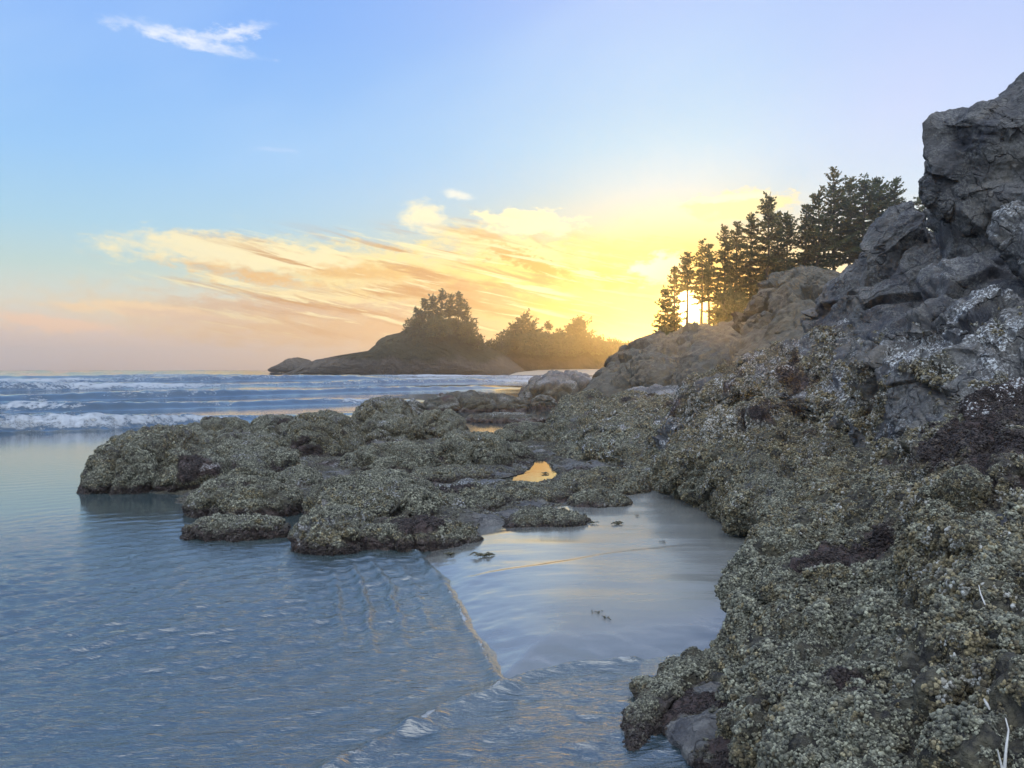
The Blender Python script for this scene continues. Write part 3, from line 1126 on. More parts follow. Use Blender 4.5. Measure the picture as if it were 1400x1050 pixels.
# --- ground under the boulders: the low shelf and the slope on the right
def build_shelf():
    rl = radii([(8.0, 40, 1.005)])
    al = list(np.arange(-.55, .25, .0045))
    r, a = np.array(rl), np.array(al)
    X, Y = np.outer(r, np.sin(a)).ravel(), np.outer(r, np.cos(a)).ravel()
    na = len(al)
    i, j = np.meshgrid(np.arange(len(rl) - 1), np.arange(na - 1), indexing='ij')
    f = np.stack([i * na + j, (i + 1) * na + j, (i + 1) * na + j + 1, i * na + j + 1], -1).reshape(-1, 4)
    P = np.stack([X, Y, X * 0], 1)
    s = sdf(X, Y, SHELF) + .35 * fbm(P * .9, 3, 3)
    z = -.35 + .47 * smooth(s, -.9, .9)
    z += (.10 * billow(P * .75, 3, 9) + .05 * fbm(P * 2.6, 3, 19)) * smooth(s, -.5, .8)
    for pool in (POOL, POOL2):
        q = sdf(X, Y, pool) + .10 * fbm(P * 2.6, 3, 29)
        z = np.where(q > -.5, z * (1 - smooth(q, -.5, -.05)) + (-.03) * smooth(q, -.5, -.05) + .09 * np.exp(-((q + .12) / .12) ** 2), z)
    v = np.stack([X, Y, z], 1)
    me = mesh_np('rock_shelf', v, f[:, ::-1], M_ROCK)
    f1, _ = worley(v / .10, 4)
    cr = smooth(s, -.3, .4) * smooth(fbm(P * 1.1, 3, 23), -.5, .2)
    attr(me, 'crust', cr.astype(np.float32))
    attr(me, 'dark', (.8 * smooth(fbm(P * .9, 3, 25), .05, .35)).astype(np.float32))
    attr(me, 'white', (.5 * smooth(fbm(P * 1.3, 3, 27), .15, .4)).astype(np.float32))
    dkv = .8 * smooth(fbm(P * .9, 3, 25), .05, .35)
    so = link(bpy.data.objects.new('rock_shelf', me))
    ft = np.concatenate([f[:, [2, 1, 0]], f[:, [3, 2, 0]]])
    add_crust(so, v, ft, normals_of(v, ft), cr * (z > .015), np.maximum(dkv, .45), 1000, .026, 47, .015)
    tag(so, 'low crusted rock shelf awash under the mounds', 'rock shelf', kind='structure')
    for poly, nm, lab in ((POOL, 'tide_pool', 'still tide pool shining gold among the low rocks'), (POOL2, 'tide_pool', 'narrow still pool lying in a hollow of the shelf')):
        c = poly.mean(0)
        q = np.concatenate([[c], c + (poly - c) * 1.35])
        n = len(poly)
        ff = np.array([[0, 1 + (k + 1) % n, 1 + k] for k in range(n)])
        me = mesh_np(nm, np.column_stack([q, np.full(len(q), .03)]), ff, M_POOL)
        tag(link(bpy.data.objects.new(nm, me)), lab, 'tide pool', kind='structure')


SHORE = np.array([(1.6, 2.0), (1.5, 5), (2.0, 6.5), (3.3, 9.7), (3.1, 12), (2.7, 15.5), (2.0, 20), (2.0, 26), (3.4, 35), (6, 50), (9, 62), (12.5, 75), (20, 130), (30, 200)])


def build_slope():
    xs = np.concatenate([np.arange(0, 20, .22), np.arange(20, 120, 1.2)])
    ys = np.concatenate([np.arange(1.5, 40, .25), np.arange(40, 170, .8)])
    S, Y = np.meshgrid(xs, ys)
    X = np.interp(Y, SHORE[:, 1], SHORE[:, 0]) + S - .6
    X, Y, S = X.ravel(), Y.ravel(), S.ravel()
    P = np.stack([X, Y, X * 0], 1)
    z = -.5 + .46 * np.minimum(S, 12) + .1 * np.maximum(S - 12, 0)
    hill = 5.2 * smooth(X, 5, 13.5) * smooth(Y, 56, 76) + .225 * np.clip(X - 15, 0, 40) * smooth(Y, 60, 78)
    near = 1 - smooth(Y, 48, 66)
    z = z * near + hill * (1 - near) - .5 * (1 - near)
    z += .25 * fbm(P * .35, 4, 7) * smooth(S, 0, 1.5)
    nx = len(xs)
    i, j = np.meshgrid(np.arange(len(ys) - 1), np.arange(nx - 1), indexing='ij')
    f = np.stack([i * nx + j, i * nx + j + 1, (i + 1) * nx + j + 1, (i + 1) * nx + j], -1).reshape(-1, 4)
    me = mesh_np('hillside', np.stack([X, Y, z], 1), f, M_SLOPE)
    tag(link(bpy.data.objects.new('hillside', me)), 'rocky hillside rising behind the boulders to the spruce grove', 'hillside', kind='structure')


build_shelf()
build_slope()

LOW = dict(warm=-.22, foot=(.08, .20), crust=(.9, 1.6), white=.30, clump=(1700, .028), rough=.7, bumpy=.3, cover=-.8, crack=1.0, facet=.28)
FLAT = dict(crust=(1.2, 1.8), white=.15, warm=.05, clump=(1600, .026), dark=-.1, rough=.6, bumpy=.25, cover=-.8, crack=.8)
# mounds of the shelf: left, right, top, foot in the photo, half depth
MOUNDS = [
    ('rock', 140, 262, 586, 676, 1.5, 'steep crusted rock at the seaward tip of the shelf, waves behind it', dict(skew=.5)),
    ('rock', 250, 345, 574, 606, 1.2, 'low hump beside the seaward tip rock with surf showing over it', dict()),
    ('rock', 262, 395, 590, 634, 1.2, 'long brown hump just behind the wide slab of the shelf', dict()),
    ('rock', 205, 420, 612, 676, 1.5, 'wide sloping slab with blue grey top next to the seaward tip rock', dict()),
    ('rock', 258, 415, 658, 710, .75, 'lumpy crusted rock at the water in front of the wide slab', dict()),
    ('rock', 378, 438, 640, 676, .55, 'small round knob of rock between the wide slab and the big mound', dict()),
    ('rock', 255, 394, 708, 740, .40, 'flat dark rock lying by itself in the shallow water', dict()),
    ('rock', 403, 515, 698, 758, .70, 'bulky crusted boulder nearest the rippled water at the shelf front', dict()),
    ('rock', 422, 606, 652, 722, 1.0, 'big pale flecked mound behind the front boulder of the shelf', dict()),
    ('rock', 575, 690, 668, 708, .7, 'low crusted tail of rock running from the big mound toward the sand', dict()),
    ('rock', 482, 574, 545, 604, 1.3, 'tallest peaked rock of the shelf, standing before the surf', dict(skew=-.2)),
    ('rock', 542, 585, 548, 590, .8, 'narrow hump against the side of the tallest peaked rock', dict()),
    ('rock', 488, 580, 570, 610, 1.0, 'shoulder of rock under the tallest peak with a white barnacle patch', dict(white=1.0)),
    ('rock', 386, 492, 566, 630, 1.3, 'broad dark dome on the left of the tallest peak', dict()),
    ('rock', 335, 420, 570, 604, 1.1, 'small dark hump behind the broad dome', dict()),
    ('rock', 565, 640, 563, 606, 1.2, 'dark rounded rock on the right of the tallest peak', dict()),
    ('rock', 468, 620, 609, 652, 1.2, 'wide smooth olive mound in the middle of the shelf', dict(white=.2)),
    ('rock', 590, 700, 594, 646, 1.2, 'olive mound beside the gold pool, rising toward the far water', dict()),
    ('rock', 676, 768, 580, 610, 1.1, 'low dome by the far water beyond the gold pool', dict()),
    ('rock', 684, 728, 608, 632, .6, 'dark knob on the far rim of the gold pool', dict()),
    ('rock', 638, 745, 566, 578, 1.2, 'long flat rock awash beyond the low dome', dict()),
    ('rock', 576, 722, 538, 563, 2.2, 'dark islet rock lying apart in the surf', dict()),
    ('rock', 726, 760, 541, 559, 1.0, 'small pyramid rock in the surf beside the far point', dict()),
    ('rock', 712, 826, 511, 551, 4.0, 'long smooth point of rock at the edge of the far surf', dict(rough=.7)),
    ('rock', 560, 676, 640, 664, .7, 'low seaweed covered ridge on the near rim of the gold pool', dict(**FLAT)),
    ('rock', 655, 790, 664, 694, .7, 'flat weedy mound between the gold pool and the sand', dict(**FLAT)),
    ('rock', 766, 890, 645, 686, .9, 'long olive ledge from the gold pool to the foot of the cliff', dict(**FLAT)),
    ('rock', 780, 866, 672, 704, .5, 'low mossy lump at the upper edge of the sand', dict(**FLAT)),
    ('rock', 688, 808, 700, 732, .45, 'weed draped flat rock half sunk in the sand', dict(**FLAT)),
    ('rock', 488, 660, 712, 754, .40, 'low dark strip of rock trailing from the front boulder onto the sand', dict(**FLAT)),
]
for k, (nm, x0, x1, yt, yb, T, lab, kw) in enumerate(MOUNDS):
    a = dict(LOW)
    a.update(kw)
    if yb < 600:
        a['clump'] = None
    mound(nm, x0, x1, yt, yb, T, lab, 1000 + k * 13, sub=7 if yb > 620 else 6, **a)

# --- the cliff on the right: outcrops, nearest first
OUT = [
    ('rock', [(975, 940, 6.0), (995, 895, 6.5), (1030, 846, 7.4), (1050, 806, 8.2), (1075, 768, 9.7), (1075, 735, 10), (1120, 690, 9.8), (1165, 648, 9.5),
              (1205, 635, 9.2), (1290, 610, 8.4), (1400, 590, 7.4), (1560, 640, 5.8), (1640, 800, 4.2), (1580, 1000, 3.3), (1400, 1170, 2.9), (1200, 1220, 3.2), (1070, 1100, 4.0), (990, 1010, 4.9)],
     .32, 1.2, 'great mussel covered slope of rock nearest the camera, a bleached twig on it',
     dict(sub=8, S=1.0, facet=.4, fscale=.8, crack=.9, crust=(1.9, 2.6), dark=.06, white=.03, cover=-.8, bumpy=1.0, spots=[('dark', (1330, 640, 7.3), .55), ('dark', (1390, 700, 6.2), .5), ('dark', (1190, 700, 8.8), .35), ('dark', (1240, 790, 6.6), .3)], warm=-.12, clump=(4200, .026))),
    ('rock', [(1182, 650, 9.2), (1130, 688, 9.5), (1082, 764, 9.6), (1058, 808, 8.1), (1036, 848, 7.3), (1008, 900, 6.4), (1030, 960, 5.7), (1120, 965, 5.3), (1215, 900, 5.8), (1245, 800, 6.6), (1215, 700, 8.1)],
     .62, .5, 'bulging mussel covered buttress right beside the wet sand',
     dict(sub=8, S=.8, facet=.3, fscale=.6, crack=.7, crust=(1.9, 2.6), dark=.03, white=.03, cover=-.8, bumpy=1.0, warm=-.12, clump=(4200, .026))),
    ('rock', [(1238, 705, 8), (1290, 640, 7.8), (1400, 596, 7.2), (1520, 640, 6), (1570, 800, 4.8), (1480, 1000, 3.6), (1345, 1010, 3.9), (1280, 900, 4.9), (1255, 800, 6)],
     .50, .5, 'brown mussel covered buttress beneath the purple black mussel band',
     dict(sub=8, S=.8, facet=.3, fscale=.6, crack=.7, crust=(1.9, 2.6), dark=.1, white=.03, cover=-.8, bumpy=1.0, warm=-.12, clump=(4200, .026), spots=[('dark', (1340, 640, 6.9), .75), ('dark', (1400, 690, 6.0), .6), ('dark', (1270, 730, 6.9), .3)])),
    ('rock', [(1012, 1030, 4.7), (1060, 968, 5.2), (1150, 945, 5.2), (1250, 955, 4.8), (1290, 1030, 4.2), (1240, 1130, 3.5), (1100, 1140, 3.7)],
     .36, .4, 'lowest lump of mussels at the foot of the great slope',
     dict(sub=7, S=.6, crack=.5, crust=(1.9, 2.6), dark=.05, white=.03, cover=-.8, bumpy=1.0, warm=-.12, clump=(4200, .026))),
    ('rock', [(905, 948, 5.9), (960, 926, 6.0), (1040, 936, 5.7), (1085, 985, 5.0), (1070, 1045, 4.5), (1000, 1062, 4.4), (930, 1030, 4.8), (893, 992, 5.3)],
     .10, .5, 'low dark wet rock awash inside the curve of the crusted ledge',
     dict(sub=7, S=.4, rough=.5, crust=(1, 2), dark=1.2, white=.0, cover=-.1, bumpy=.5, clump=(2500, .018))),
    ('rock', [(850, 1018, 5.05), (853, 985, 5.3), (872, 955, 5.7), (900, 932, 6.0), (945, 908, 6.2), (1010, 890, 6.5), (1010, 925, 6.1), (965, 950, 5.8), (920, 985, 5.5), (895, 1030, 5.1), (868, 1040, 4.95)],
     .16, .5, 'low crusted ledge at the water in front of the mussel covered slope',
     dict(sub=6, S=.35, crust=(1, 2), dark=.1, white=.05, warm=-.12, clump=(4200, .022))),
    ('rock', [(1176, 500, 10.2), (1230, 470, 10.2), (1286, 440, 9.9), (1330, 428, 9.6), (1352, 424, 9.4), (1400, 436, 9), (1520, 470, 8), (1640, 600, 6.2),
              (1580, 720, 5.8), (1400, 700, 7.0), (1290, 690, 8.2), (1210, 690, 9.4), (1178, 640, 10), (1170, 570, 10.3)],
     .40, 1.2, 'rough face above the mussel slope with white barnacles and purple black mussels',
     dict(sub=8, S=.9, facet=.8, fscale=.7, crack=.9, crust=(1.9, 2.8), dark=0, white=.6, cover=.10, spots=[('dark', (1360, 585, 7.4), .8), ('dark', (1400, 640, 6.7), .7), ('white', (1240, 490, 9.7), .3), ('white', (1300, 480, 9.4), .35), ('white', (1240, 590, 9.3), .3)], clump=(2600, .026))),
    ('rock', [(900, 670, 15), (915, 645, 15.5), (960, 600, 15), (1010, 578, 14.4), (1080, 573, 13.4), (1150, 590, 12.2), (1195, 640, 11), (1185, 700, 10.3),
              (1120, 755, 9.9), (1068, 770, 9.9), (1030, 752, 10.4), (980, 708, 12.3)],
     .75, 1.2, 'olive grey crusted bulge that overhangs the wet sand', dict(sub=7, S=1.0, facet=.35, fscale=.9, crack=1.0, crust=(1.6, 2.3), white=.2, cover=-.7, spots=[('white', (1050, 585, 13.6), .35)], clump=(1900, .030))),
    ('rock', [(900, 605, 17), (930, 560, 17.6), (1000, 528, 17.2), (1060, 500, 15.8), (1120, 478, 14.4), (1190, 470, 12.9), (1250, 480, 11.6), (1240, 560, 11),
              (1190, 640, 11.1), (1140, 610, 12.4), (1060, 598, 13.9), (980, 615, 15.4), (930, 640, 15.8)],
     .7, 1.2, 'brown ledge with dark hollows above the crusted bulge', dict(sub=7, S=1.0, facet=.6, fscale=.9, crack=1.0, crust=(2.2, 3.0), dark=.06, white=.5, cover=-.18, spots=[('dark', (1130, 545, 13), .7), ('dark', (950, 545, 17), .6), ('dark', (1095, 570, 13.8), .5), ('white', (1060, 500, 15.6), .5), ('white', (1000, 530, 17), .5)], clump=(1500, .032))),
    ('rock', [(1108, 490, 14.2), (1115, 465, 14.2), (1180, 438, 13.4), (1250, 420, 12.4), (1290, 450, 11.2), (1260, 500, 11.2), (1190, 520, 11.9)],
     .35, .9, 'barnacled shoulder below the pointed slab', dict(S=.7, facet=.5, crust=(2.0, 2.8), white=.6, clump=(1500, .030))),
    ('rock', [(1114, 470, 14.4), (1120, 438, 14.4), (1150, 393, 14), (1190, 348, 13.6), (1222, 311, 13.2), (1243, 293, 13), (1264, 296, 12.8), (1292, 330, 12.4),
              (1312, 380, 12), (1305, 440, 11.8), (1250, 480, 12), (1180, 492, 13)],
     .45, 1.0, 'bare grey slab with a pointed top leaning under the overhanging block', dict(sub=8, S=.95, facet=.7, fscale=1.1, crack=.2, crust=(0, 0), white=.12)),
    ('rock', [(1294, 181, 11), (1317, 162, 11), (1334, 149, 11), (1363, 142, 11), (1381, 131, 11), (1420, 105, 10.8), (1500, 72, 10.5), (1620, 102, 10), (1660, 262, 9.6), (1580, 362, 9.8), (1420, 342, 10.4), (1340, 317, 10.8), (1308, 297, 11), (1299, 226, 11)],
     .6, 1.6, 'huge dark block jutting out at the top of the cliff', dict(sub=8, S=.9, facet=.5, fscale=1.6, rough=.35, crack=.15, lump=.4, crust=(0, 0), white=.05)),
    ('rock', [(1260, 246, 11.1), (1277, 229, 11.1), (1300, 226, 11), (1312, 266, 11), (1302, 302, 11), (1284, 297, 11.1), (1265, 272, 11.1)],
     .22, .4, 'small squarish block wedged under the lip of the huge dark block', dict(S=.28, facet=.6, rough=.5, crust=(0, 0), white=.05)),
    ('rock', [(1268, 296, 11.6), (1330, 280, 11.3), (1420, 290, 10.8), (1460, 350, 10.3), (1400, 410, 10.4), (1310, 400, 11.2), (1282, 350, 11.6)],
     .3, .9, 'shadowed dark rock recessed beneath the huge block', dict(S=.7, facet=.8, crust=(0, 0), white=.08)),
    ('rock', [(1359, 318, 9.6), (1373, 286, 9.6), (1400, 275, 9.5), (1470, 285, 9.2), (1480, 360, 9), (1420, 392, 9.2), (1380, 368, 9.5), (1362, 342, 9.6)],
     .35, .6, 'rounded blue grey boulder high up below the huge dark block', dict(S=.5, facet=.45, crust=(0, 0), white=.35)),
    ('rock', [(1255, 392, 10.8), (1290, 366, 10.8), (1340, 361, 10.5), (1400, 385, 10), (1480, 420, 9.4), (1460, 480, 9.2), (1330, 470, 10), (1268, 445, 10.6)],
     .35, .8, 'broad smooth boulder resting between the pointed slab and the barnacled face', dict(S=.65, facet=.5, fscale=.9, crust=(0, 0), white=.3)),
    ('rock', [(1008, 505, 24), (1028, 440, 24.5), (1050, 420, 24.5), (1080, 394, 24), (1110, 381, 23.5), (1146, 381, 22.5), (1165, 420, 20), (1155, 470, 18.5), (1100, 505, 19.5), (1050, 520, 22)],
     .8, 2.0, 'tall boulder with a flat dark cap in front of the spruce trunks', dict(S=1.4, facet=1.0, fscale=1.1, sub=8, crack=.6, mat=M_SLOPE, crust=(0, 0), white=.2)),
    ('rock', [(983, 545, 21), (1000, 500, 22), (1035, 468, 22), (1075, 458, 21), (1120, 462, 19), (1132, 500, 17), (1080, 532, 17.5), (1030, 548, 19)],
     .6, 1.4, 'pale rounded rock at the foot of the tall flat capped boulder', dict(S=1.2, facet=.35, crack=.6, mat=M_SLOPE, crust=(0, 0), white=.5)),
    ('rock', [(790, 605, 21), (800, 572, 22), (830, 553, 22.6), (870, 547, 22.2), (930, 555, 20.8), (952, 590, 18.7), (932, 620, 17.7), (880, 642, 17.2), (830, 634, 18.5), (800, 628, 19.5)],
     .5, 1.2, 'slanting rock with white streaks down its side behind the olive ledge', dict(sub=7, S=1.0, facet=.3, crust=(1.4, 2.2), white=.7, clump=(1000, .036))),
    ('rock', [(745, 608, 25), (758, 570, 26.2), (785, 546, 27), (820, 542, 26.4), (836, 570, 24.4), (822, 602, 22.7), (785, 622, 22)],
     .5, 1.2, 'plain olive hump between the gold pool and the white streaked rock', dict(sub=6, S=1.0, crust=(1.4, 2.4), white=.2, clump=(900, .04))),
    ('rock', [(756, 630, 21.3), (765, 612, 22), (795, 595, 22.6), (820, 600, 21.5), (820, 632, 19.6), (784, 642, 19.4)],
     .3, .8, 'low slope of rock that dips into the gold pool', dict(sub=6, S=.6, crust=(1.4, 2.4), white=.15, clump=(900, .04))),
    ('rock', [(845, 655, 16.6), (880, 622, 17.2), (945, 606, 16.6), (965, 640, 14.8), (932, 684, 14.4), (880, 676, 15)],
     .25, .8, 'smooth weedy apron at the top corner of the sand', dict(S=.8, crust=(1.4, 2.2), white=.3, clump=(1000, .034))),
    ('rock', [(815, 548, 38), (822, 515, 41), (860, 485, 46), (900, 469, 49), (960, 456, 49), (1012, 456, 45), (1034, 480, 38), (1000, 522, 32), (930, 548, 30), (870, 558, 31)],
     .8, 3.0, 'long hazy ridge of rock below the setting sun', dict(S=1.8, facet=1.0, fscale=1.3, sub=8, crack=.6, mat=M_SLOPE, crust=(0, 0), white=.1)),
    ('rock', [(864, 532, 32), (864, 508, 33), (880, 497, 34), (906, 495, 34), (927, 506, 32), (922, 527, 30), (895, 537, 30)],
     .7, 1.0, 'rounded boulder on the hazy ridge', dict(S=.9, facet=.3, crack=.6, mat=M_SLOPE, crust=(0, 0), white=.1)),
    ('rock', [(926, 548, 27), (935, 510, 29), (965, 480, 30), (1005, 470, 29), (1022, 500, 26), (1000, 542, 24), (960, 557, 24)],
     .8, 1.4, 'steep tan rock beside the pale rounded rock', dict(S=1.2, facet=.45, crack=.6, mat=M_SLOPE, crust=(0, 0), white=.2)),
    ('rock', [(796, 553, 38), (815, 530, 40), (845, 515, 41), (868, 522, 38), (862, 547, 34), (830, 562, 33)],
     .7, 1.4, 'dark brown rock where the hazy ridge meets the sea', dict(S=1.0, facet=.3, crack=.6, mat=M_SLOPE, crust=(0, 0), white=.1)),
    ('rock', [(915, 570, 22), (945, 546, 23), (1000, 533, 22), (1042, 528, 20), (1052, 552, 18.4), (1000, 575, 19), (950, 588, 20)],
     .4, 1.0, 'pale broken ledge above the white streaked rock', dict(S=.8, facet=.5, crust=(0, 0), white=.9)),
    ('rock', [(826, 575, 27), (850, 545, 29), (900, 535, 29), (945, 540, 26), (950, 560, 23), (900, 570, 23.5)],
     .4, 1.0, 'brown slab behind the white streaked rock', dict(S=.9, facet=.4, crust=(0, 0), white=.4)),
    ('stone', [(1024, 437, 23.6), (1027, 428, 23.6), (1034, 426, 23.5), (1039, 431, 23.5), (1036, 440, 23.5), (1029, 442, 23.5)],
     .12, .2, 'small white stone perched at the edge of the tall flat capped boulder', dict(sub=4, S=.12, crust=(0, 0), white=3.0)),
    ('rock', [(366, 507, 300), (382, 498, 300), (394, 491, 300), (408, 489, 300), (424, 493, 298), (446, 507, 296)],
     1.5, 4, 'small domed skerry off the tip of the headland', dict(sub=6, S=1.6, rough=.7, facet=.4, crust=(0, 0), fine=False, mat=M_FAR)),
]
for k, (nm, pts, fr, bk, lab, kw) in enumerate(OUT):
    outcrop(nm, pts, fr, bk, lab, 3000 + k * 17, **kw)

# --- far headland, its beach
outcrop('headland', [(386, 520, 262), (400, 508, 262), (420, 497, 262), (440, 490, 262), (470, 486, 262), (500, 483, 262), (513, 474, 262), (521, 464, 262), (535, 458, 262),
                     (548, 455, 262), (565, 445, 262), (600, 440, 262), (640, 449, 262), (658, 468, 262), (690, 485, 262), (720, 524, 262)], 7, 22,
        'dark rocky headland crowned with trees, sea in front', 5001, sub=7, S=3.0, rough=.6, facet=.5, cat='headland', crust=(0, 0), fine=False, mat=M_FAR, kind='structure')
outcrop('headland', [(630, 524, 275), (655, 484, 275), (672, 473, 275), (700, 459, 275), (740, 456, 275), (780, 460, 275), (806, 464, 275), (830, 467, 275), (870, 471, 275),
                     (920, 470, 275), (1000, 480, 275), (1040, 524, 275)], 7, 24,
        'low wooded headland fading into the glow', 5002, sub=7, S=3.0, rough=.6, facet=.4, cat='headland', crust=(0, 0), fine=False, mat=M_FAR, kind='structure')
outcrop('beach', [(690, 517, 232), (760, 517, 222), (840, 515, 225), (860, 506, 255), (800, 505, 268), (735, 506.5, 262), (705, 510, 252)], .4, 2,
        'pale strip of beach below the wooded headland', 5003, sub=5, S=1.2, rough=.3, cat='beach', crust=(0, 0), fine=False, mat=M_BEACH, kind='structure')


# ------------------------------------------------------------------ trees
def tube(pts, rad, n=6):
    pts = np.asarray(pts, dtype=float)
    V, Fc = [], []
    for k, (p, r) in enumerate(zip(pts, rad)):
        t = pts[min(k + 1, len(pts) - 1)] - pts[max(k - 1, 0)]
        t /= np.linalg.norm(t) + 1e-9
        e1 = np.cross(t, [.31, .95, .05] if abs(t[1]) < .9 else [1., 0, 0])
        e1 /= np.linalg.norm(e1)
        e2 = np.cross(t, e1)
        for q in range(n):
            a = 2 * math.pi * q / n
            V.append(p + r * (math.cos(a) * e1 + math.sin(a) * e2))
    for k in range(len(pts) - 1):
        for q in range(n):
            Fc.append((k * n + q, k * n + (q + 1) % n, (k + 1) * n + (q + 1) % n, (k + 1) * n + q))
    return V, Fc


def spray_quads(base, dirs, L, Wd, roll):
    """kite-shaped needle sprays: base points, unit directions, length, width"""
    up = np.array([0, 0, 1.0])
    side = np.cross(dirs, up)
    side /= np.maximum(np.linalg.norm(side, axis=1, keepdims=True), 1e-6)
    nup = np.cross(side, dirs)
    side = side * np.cos(roll)[:, None] + nup * np.sin(roll)[:, None]
    mid = base + dirs * (L * .45)[:, None]
    v = np.stack([base, mid + side * (Wd * .5)[:, None], base + dirs * L[:, None], mid - side * (Wd * .5)[:, None]], 1)
    n = len(base)
    return v.reshape(-1, 3), np.arange(4 * n).reshape(n, 4)


def conifer(pos, H, Rc, cb, seed, label, unit=.42, flag=0.0, flat=.35, dens=1.0, lean=0.0, group=None, cat='tree', name='spruce_tree'):
    rng = np.random.default_rng(seed)
    e = bpy.data.objects.new(name, None)
    e.location = pos
    e.empty_display_size = .5
    link(e)
    tag(e, label, cat, group)
    # trunk
    nz = 9
    tz = np.linspace(-.6, H, nz)
    wob = np.cumsum(rng.normal(size=(nz, 2)) * .05 * H / 12, 0)
    wob -= wob[0]
    pts = np.column_stack([wob[:, 0] + lean * np.maximum(tz, 0) , wob[:, 1], tz])
    r0 = H * .014 + .05
    V, Fc = tube(pts, np.linspace(r0, r0 * .12, nz), 7)

    def axis(z):
        return np.array([np.interp(z, tz, pts[:, 0]), np.interp(z, tz, pts[:, 1]), z])
    B, D, L, W, Ro = [], [], [], [], []
    sect = rng.uniform(.6, 1.2, (8, 9))
    z = H * cb
    off = len(V)
    step = unit * .85
    while z < H * .985:
        t = (z - H * cb) / (H * (1 - cb))
        prof = (min(1.0, .45 + t * 2.2) if t < .25 else 1.0) * (1 - t) ** .75 + .05
        nb = max(3, int(rng.integers(4, 7) * dens))
        gap = rng.random() < .16
        for b in range(nb):
            if gap and rng.random() < .6:
                continue
            a = rng.random() * 6.283
            ln = Rc * prof * rng.uniform(.35, 1.2) * (1 + flag * math.cos(a)) * sect[int(a * 1.27) % 8][int(z / H * 9) % 9]
            if rng.random() < .06:
                ln *= 1.3
            if ln < unit * .35:
                ln = unit * .35
            rise = rng.normal(0.02, .16) + (.9 * t ** 3)
            base = axis(z + rng.normal() * step * .3)
            hd = np.array([math.cos(a), math.sin(a), 0])
            m = max(2, int(ln / (unit * .30)))
            s = np.linspace(.12, 1, m)
            droop = -.18 * np.sin(s * math.pi * .8) * ln * .5 + .16 * s ** 2 * ln * .4
            P = base + hd * (s * ln)[:, None] + np.array([0, 0, 1.0]) * (rise * s * ln + droop)[:, None]
            if ln > unit * 1.2:
                vv, ff = tube([base, P[m // 2], P[-1]], [r0 * .16, r0 * .10, r0 * .03], 3)
                V += vv
                Fc += [tuple(x + off for x in q) for q in ff]
                off = len(V)
            for sd in (-1, 1, 0):
                keep = rng.random(m) < .92
                q = P[keep]
                k = len(q)
                if not k:
                    continue
                yaw = a + sd * rng.uniform(.5, 1.15, k) + rng.normal(size=k) * .25
                pit = rng.normal(size=k) * flat + .10 + .5 * t ** 3
                d = np.stack([np.cos(yaw) * np.cos(pit), np.sin(yaw) * np.cos(pit), np.sin(pit)], 1)
                B.append(q)
                D.append(d)
                L.append(unit * rng.uniform(.55, 1.25, k) * (1.05 - .35 * s[keep]))
                W.append(unit * rng.uniform(.32, .58, k))
                Ro.append(rng.normal(size=k) * .6)
        z += step * rng.uniform(.7, 1.3)
    # leader
    q = np.array([axis(H - unit * x) for x in np.linspace(0, 1.6, 7)])
    B.append(q); D.append(np.tile([0.05, .02, 1.0], (7, 1)) + rng.normal(size=(7, 3)) * .35)
    D[-1] /= np.linalg.norm(D[-1], axis=1, keepdims=True)
    L.append(np.full(7, unit * .8)); W.append(np.full(7, unit * .25)); Ro.append(np.zeros(7))
    v, f = spray_quads(np.concatenate(B), np.concatenate(D), np.concatenate(L), np.concatenate(W), np.concatenate(Ro))
    link(bpy.data.objects.new('trunk', mesh_np('trunk', np.array(V), np.array(Fc), M_BARK)), e)
    link(bpy.data.objects.new('crown', mesh_np('crown', v, f, M_LEAF, False)), e)
    return e


def shrub(pos, w, h, seed, label, unit=.35, group=None, dpt=None):
    rng = np.random.default_rng(seed)
    e = bpy.data.objects.new('shrub', None)
    e.location = pos
    link(e)
    tag(e, label, 'shrub', group)
    V, Fc = [], []
    for k in range(5):
        a, l = rng.random() * 6.28, rng.uniform(.3, .7)
        vv, ff = tube([(0, 0, -.3), (math.cos(a) * w * l * .4, math.sin(a) * w * l * .3, h * .4), (math.cos(a) * w * l, math.sin(a) * w * l * .6, h * .8)], [unit * .16, unit * .1, unit * .04], 4)
        o = len(V)
        V += vv
        Fc += [tuple(x + o for x in q) for q in ff]
    n = int(min(9000, max(500, 34 * w * h / unit ** 2)))
    u = rng.normal(size=(n, 3))
    u /= np.linalg.norm(u, axis=1, keepdims=True)
    rad = rng.random(n) ** .4
    P = u * rad[:, None]
    lump = 1 + .45 * perlin(u * 2.1 + seed, seed)
    P = P * lump[:, None] * np.array([w, dpt or w * .8, h * .62]) + np.array([0, 0, h * .42])
    P[:, 2] = np.maximum(P[:, 2], -.2)
    d = u + rng.normal(size=(n, 3)) * .5 + np.array([0, 0, .35])
    d /= np.linalg.norm(d, axis=1, keepdims=True)
    v, f = spray_quads(P, d, unit * rng.uniform(.5, 1.2, n), unit * rng.uniform(.3, .6, n), rng.normal(size=n))
    link(bpy.data.objects.new('stem', mesh_np('stem', np.array(V), np.array(Fc), M_BARK)), e)
    link(bpy.data.objects.new('foliage', mesh_np('foliage', v, f, M_LEAF, False)), e)
    return e


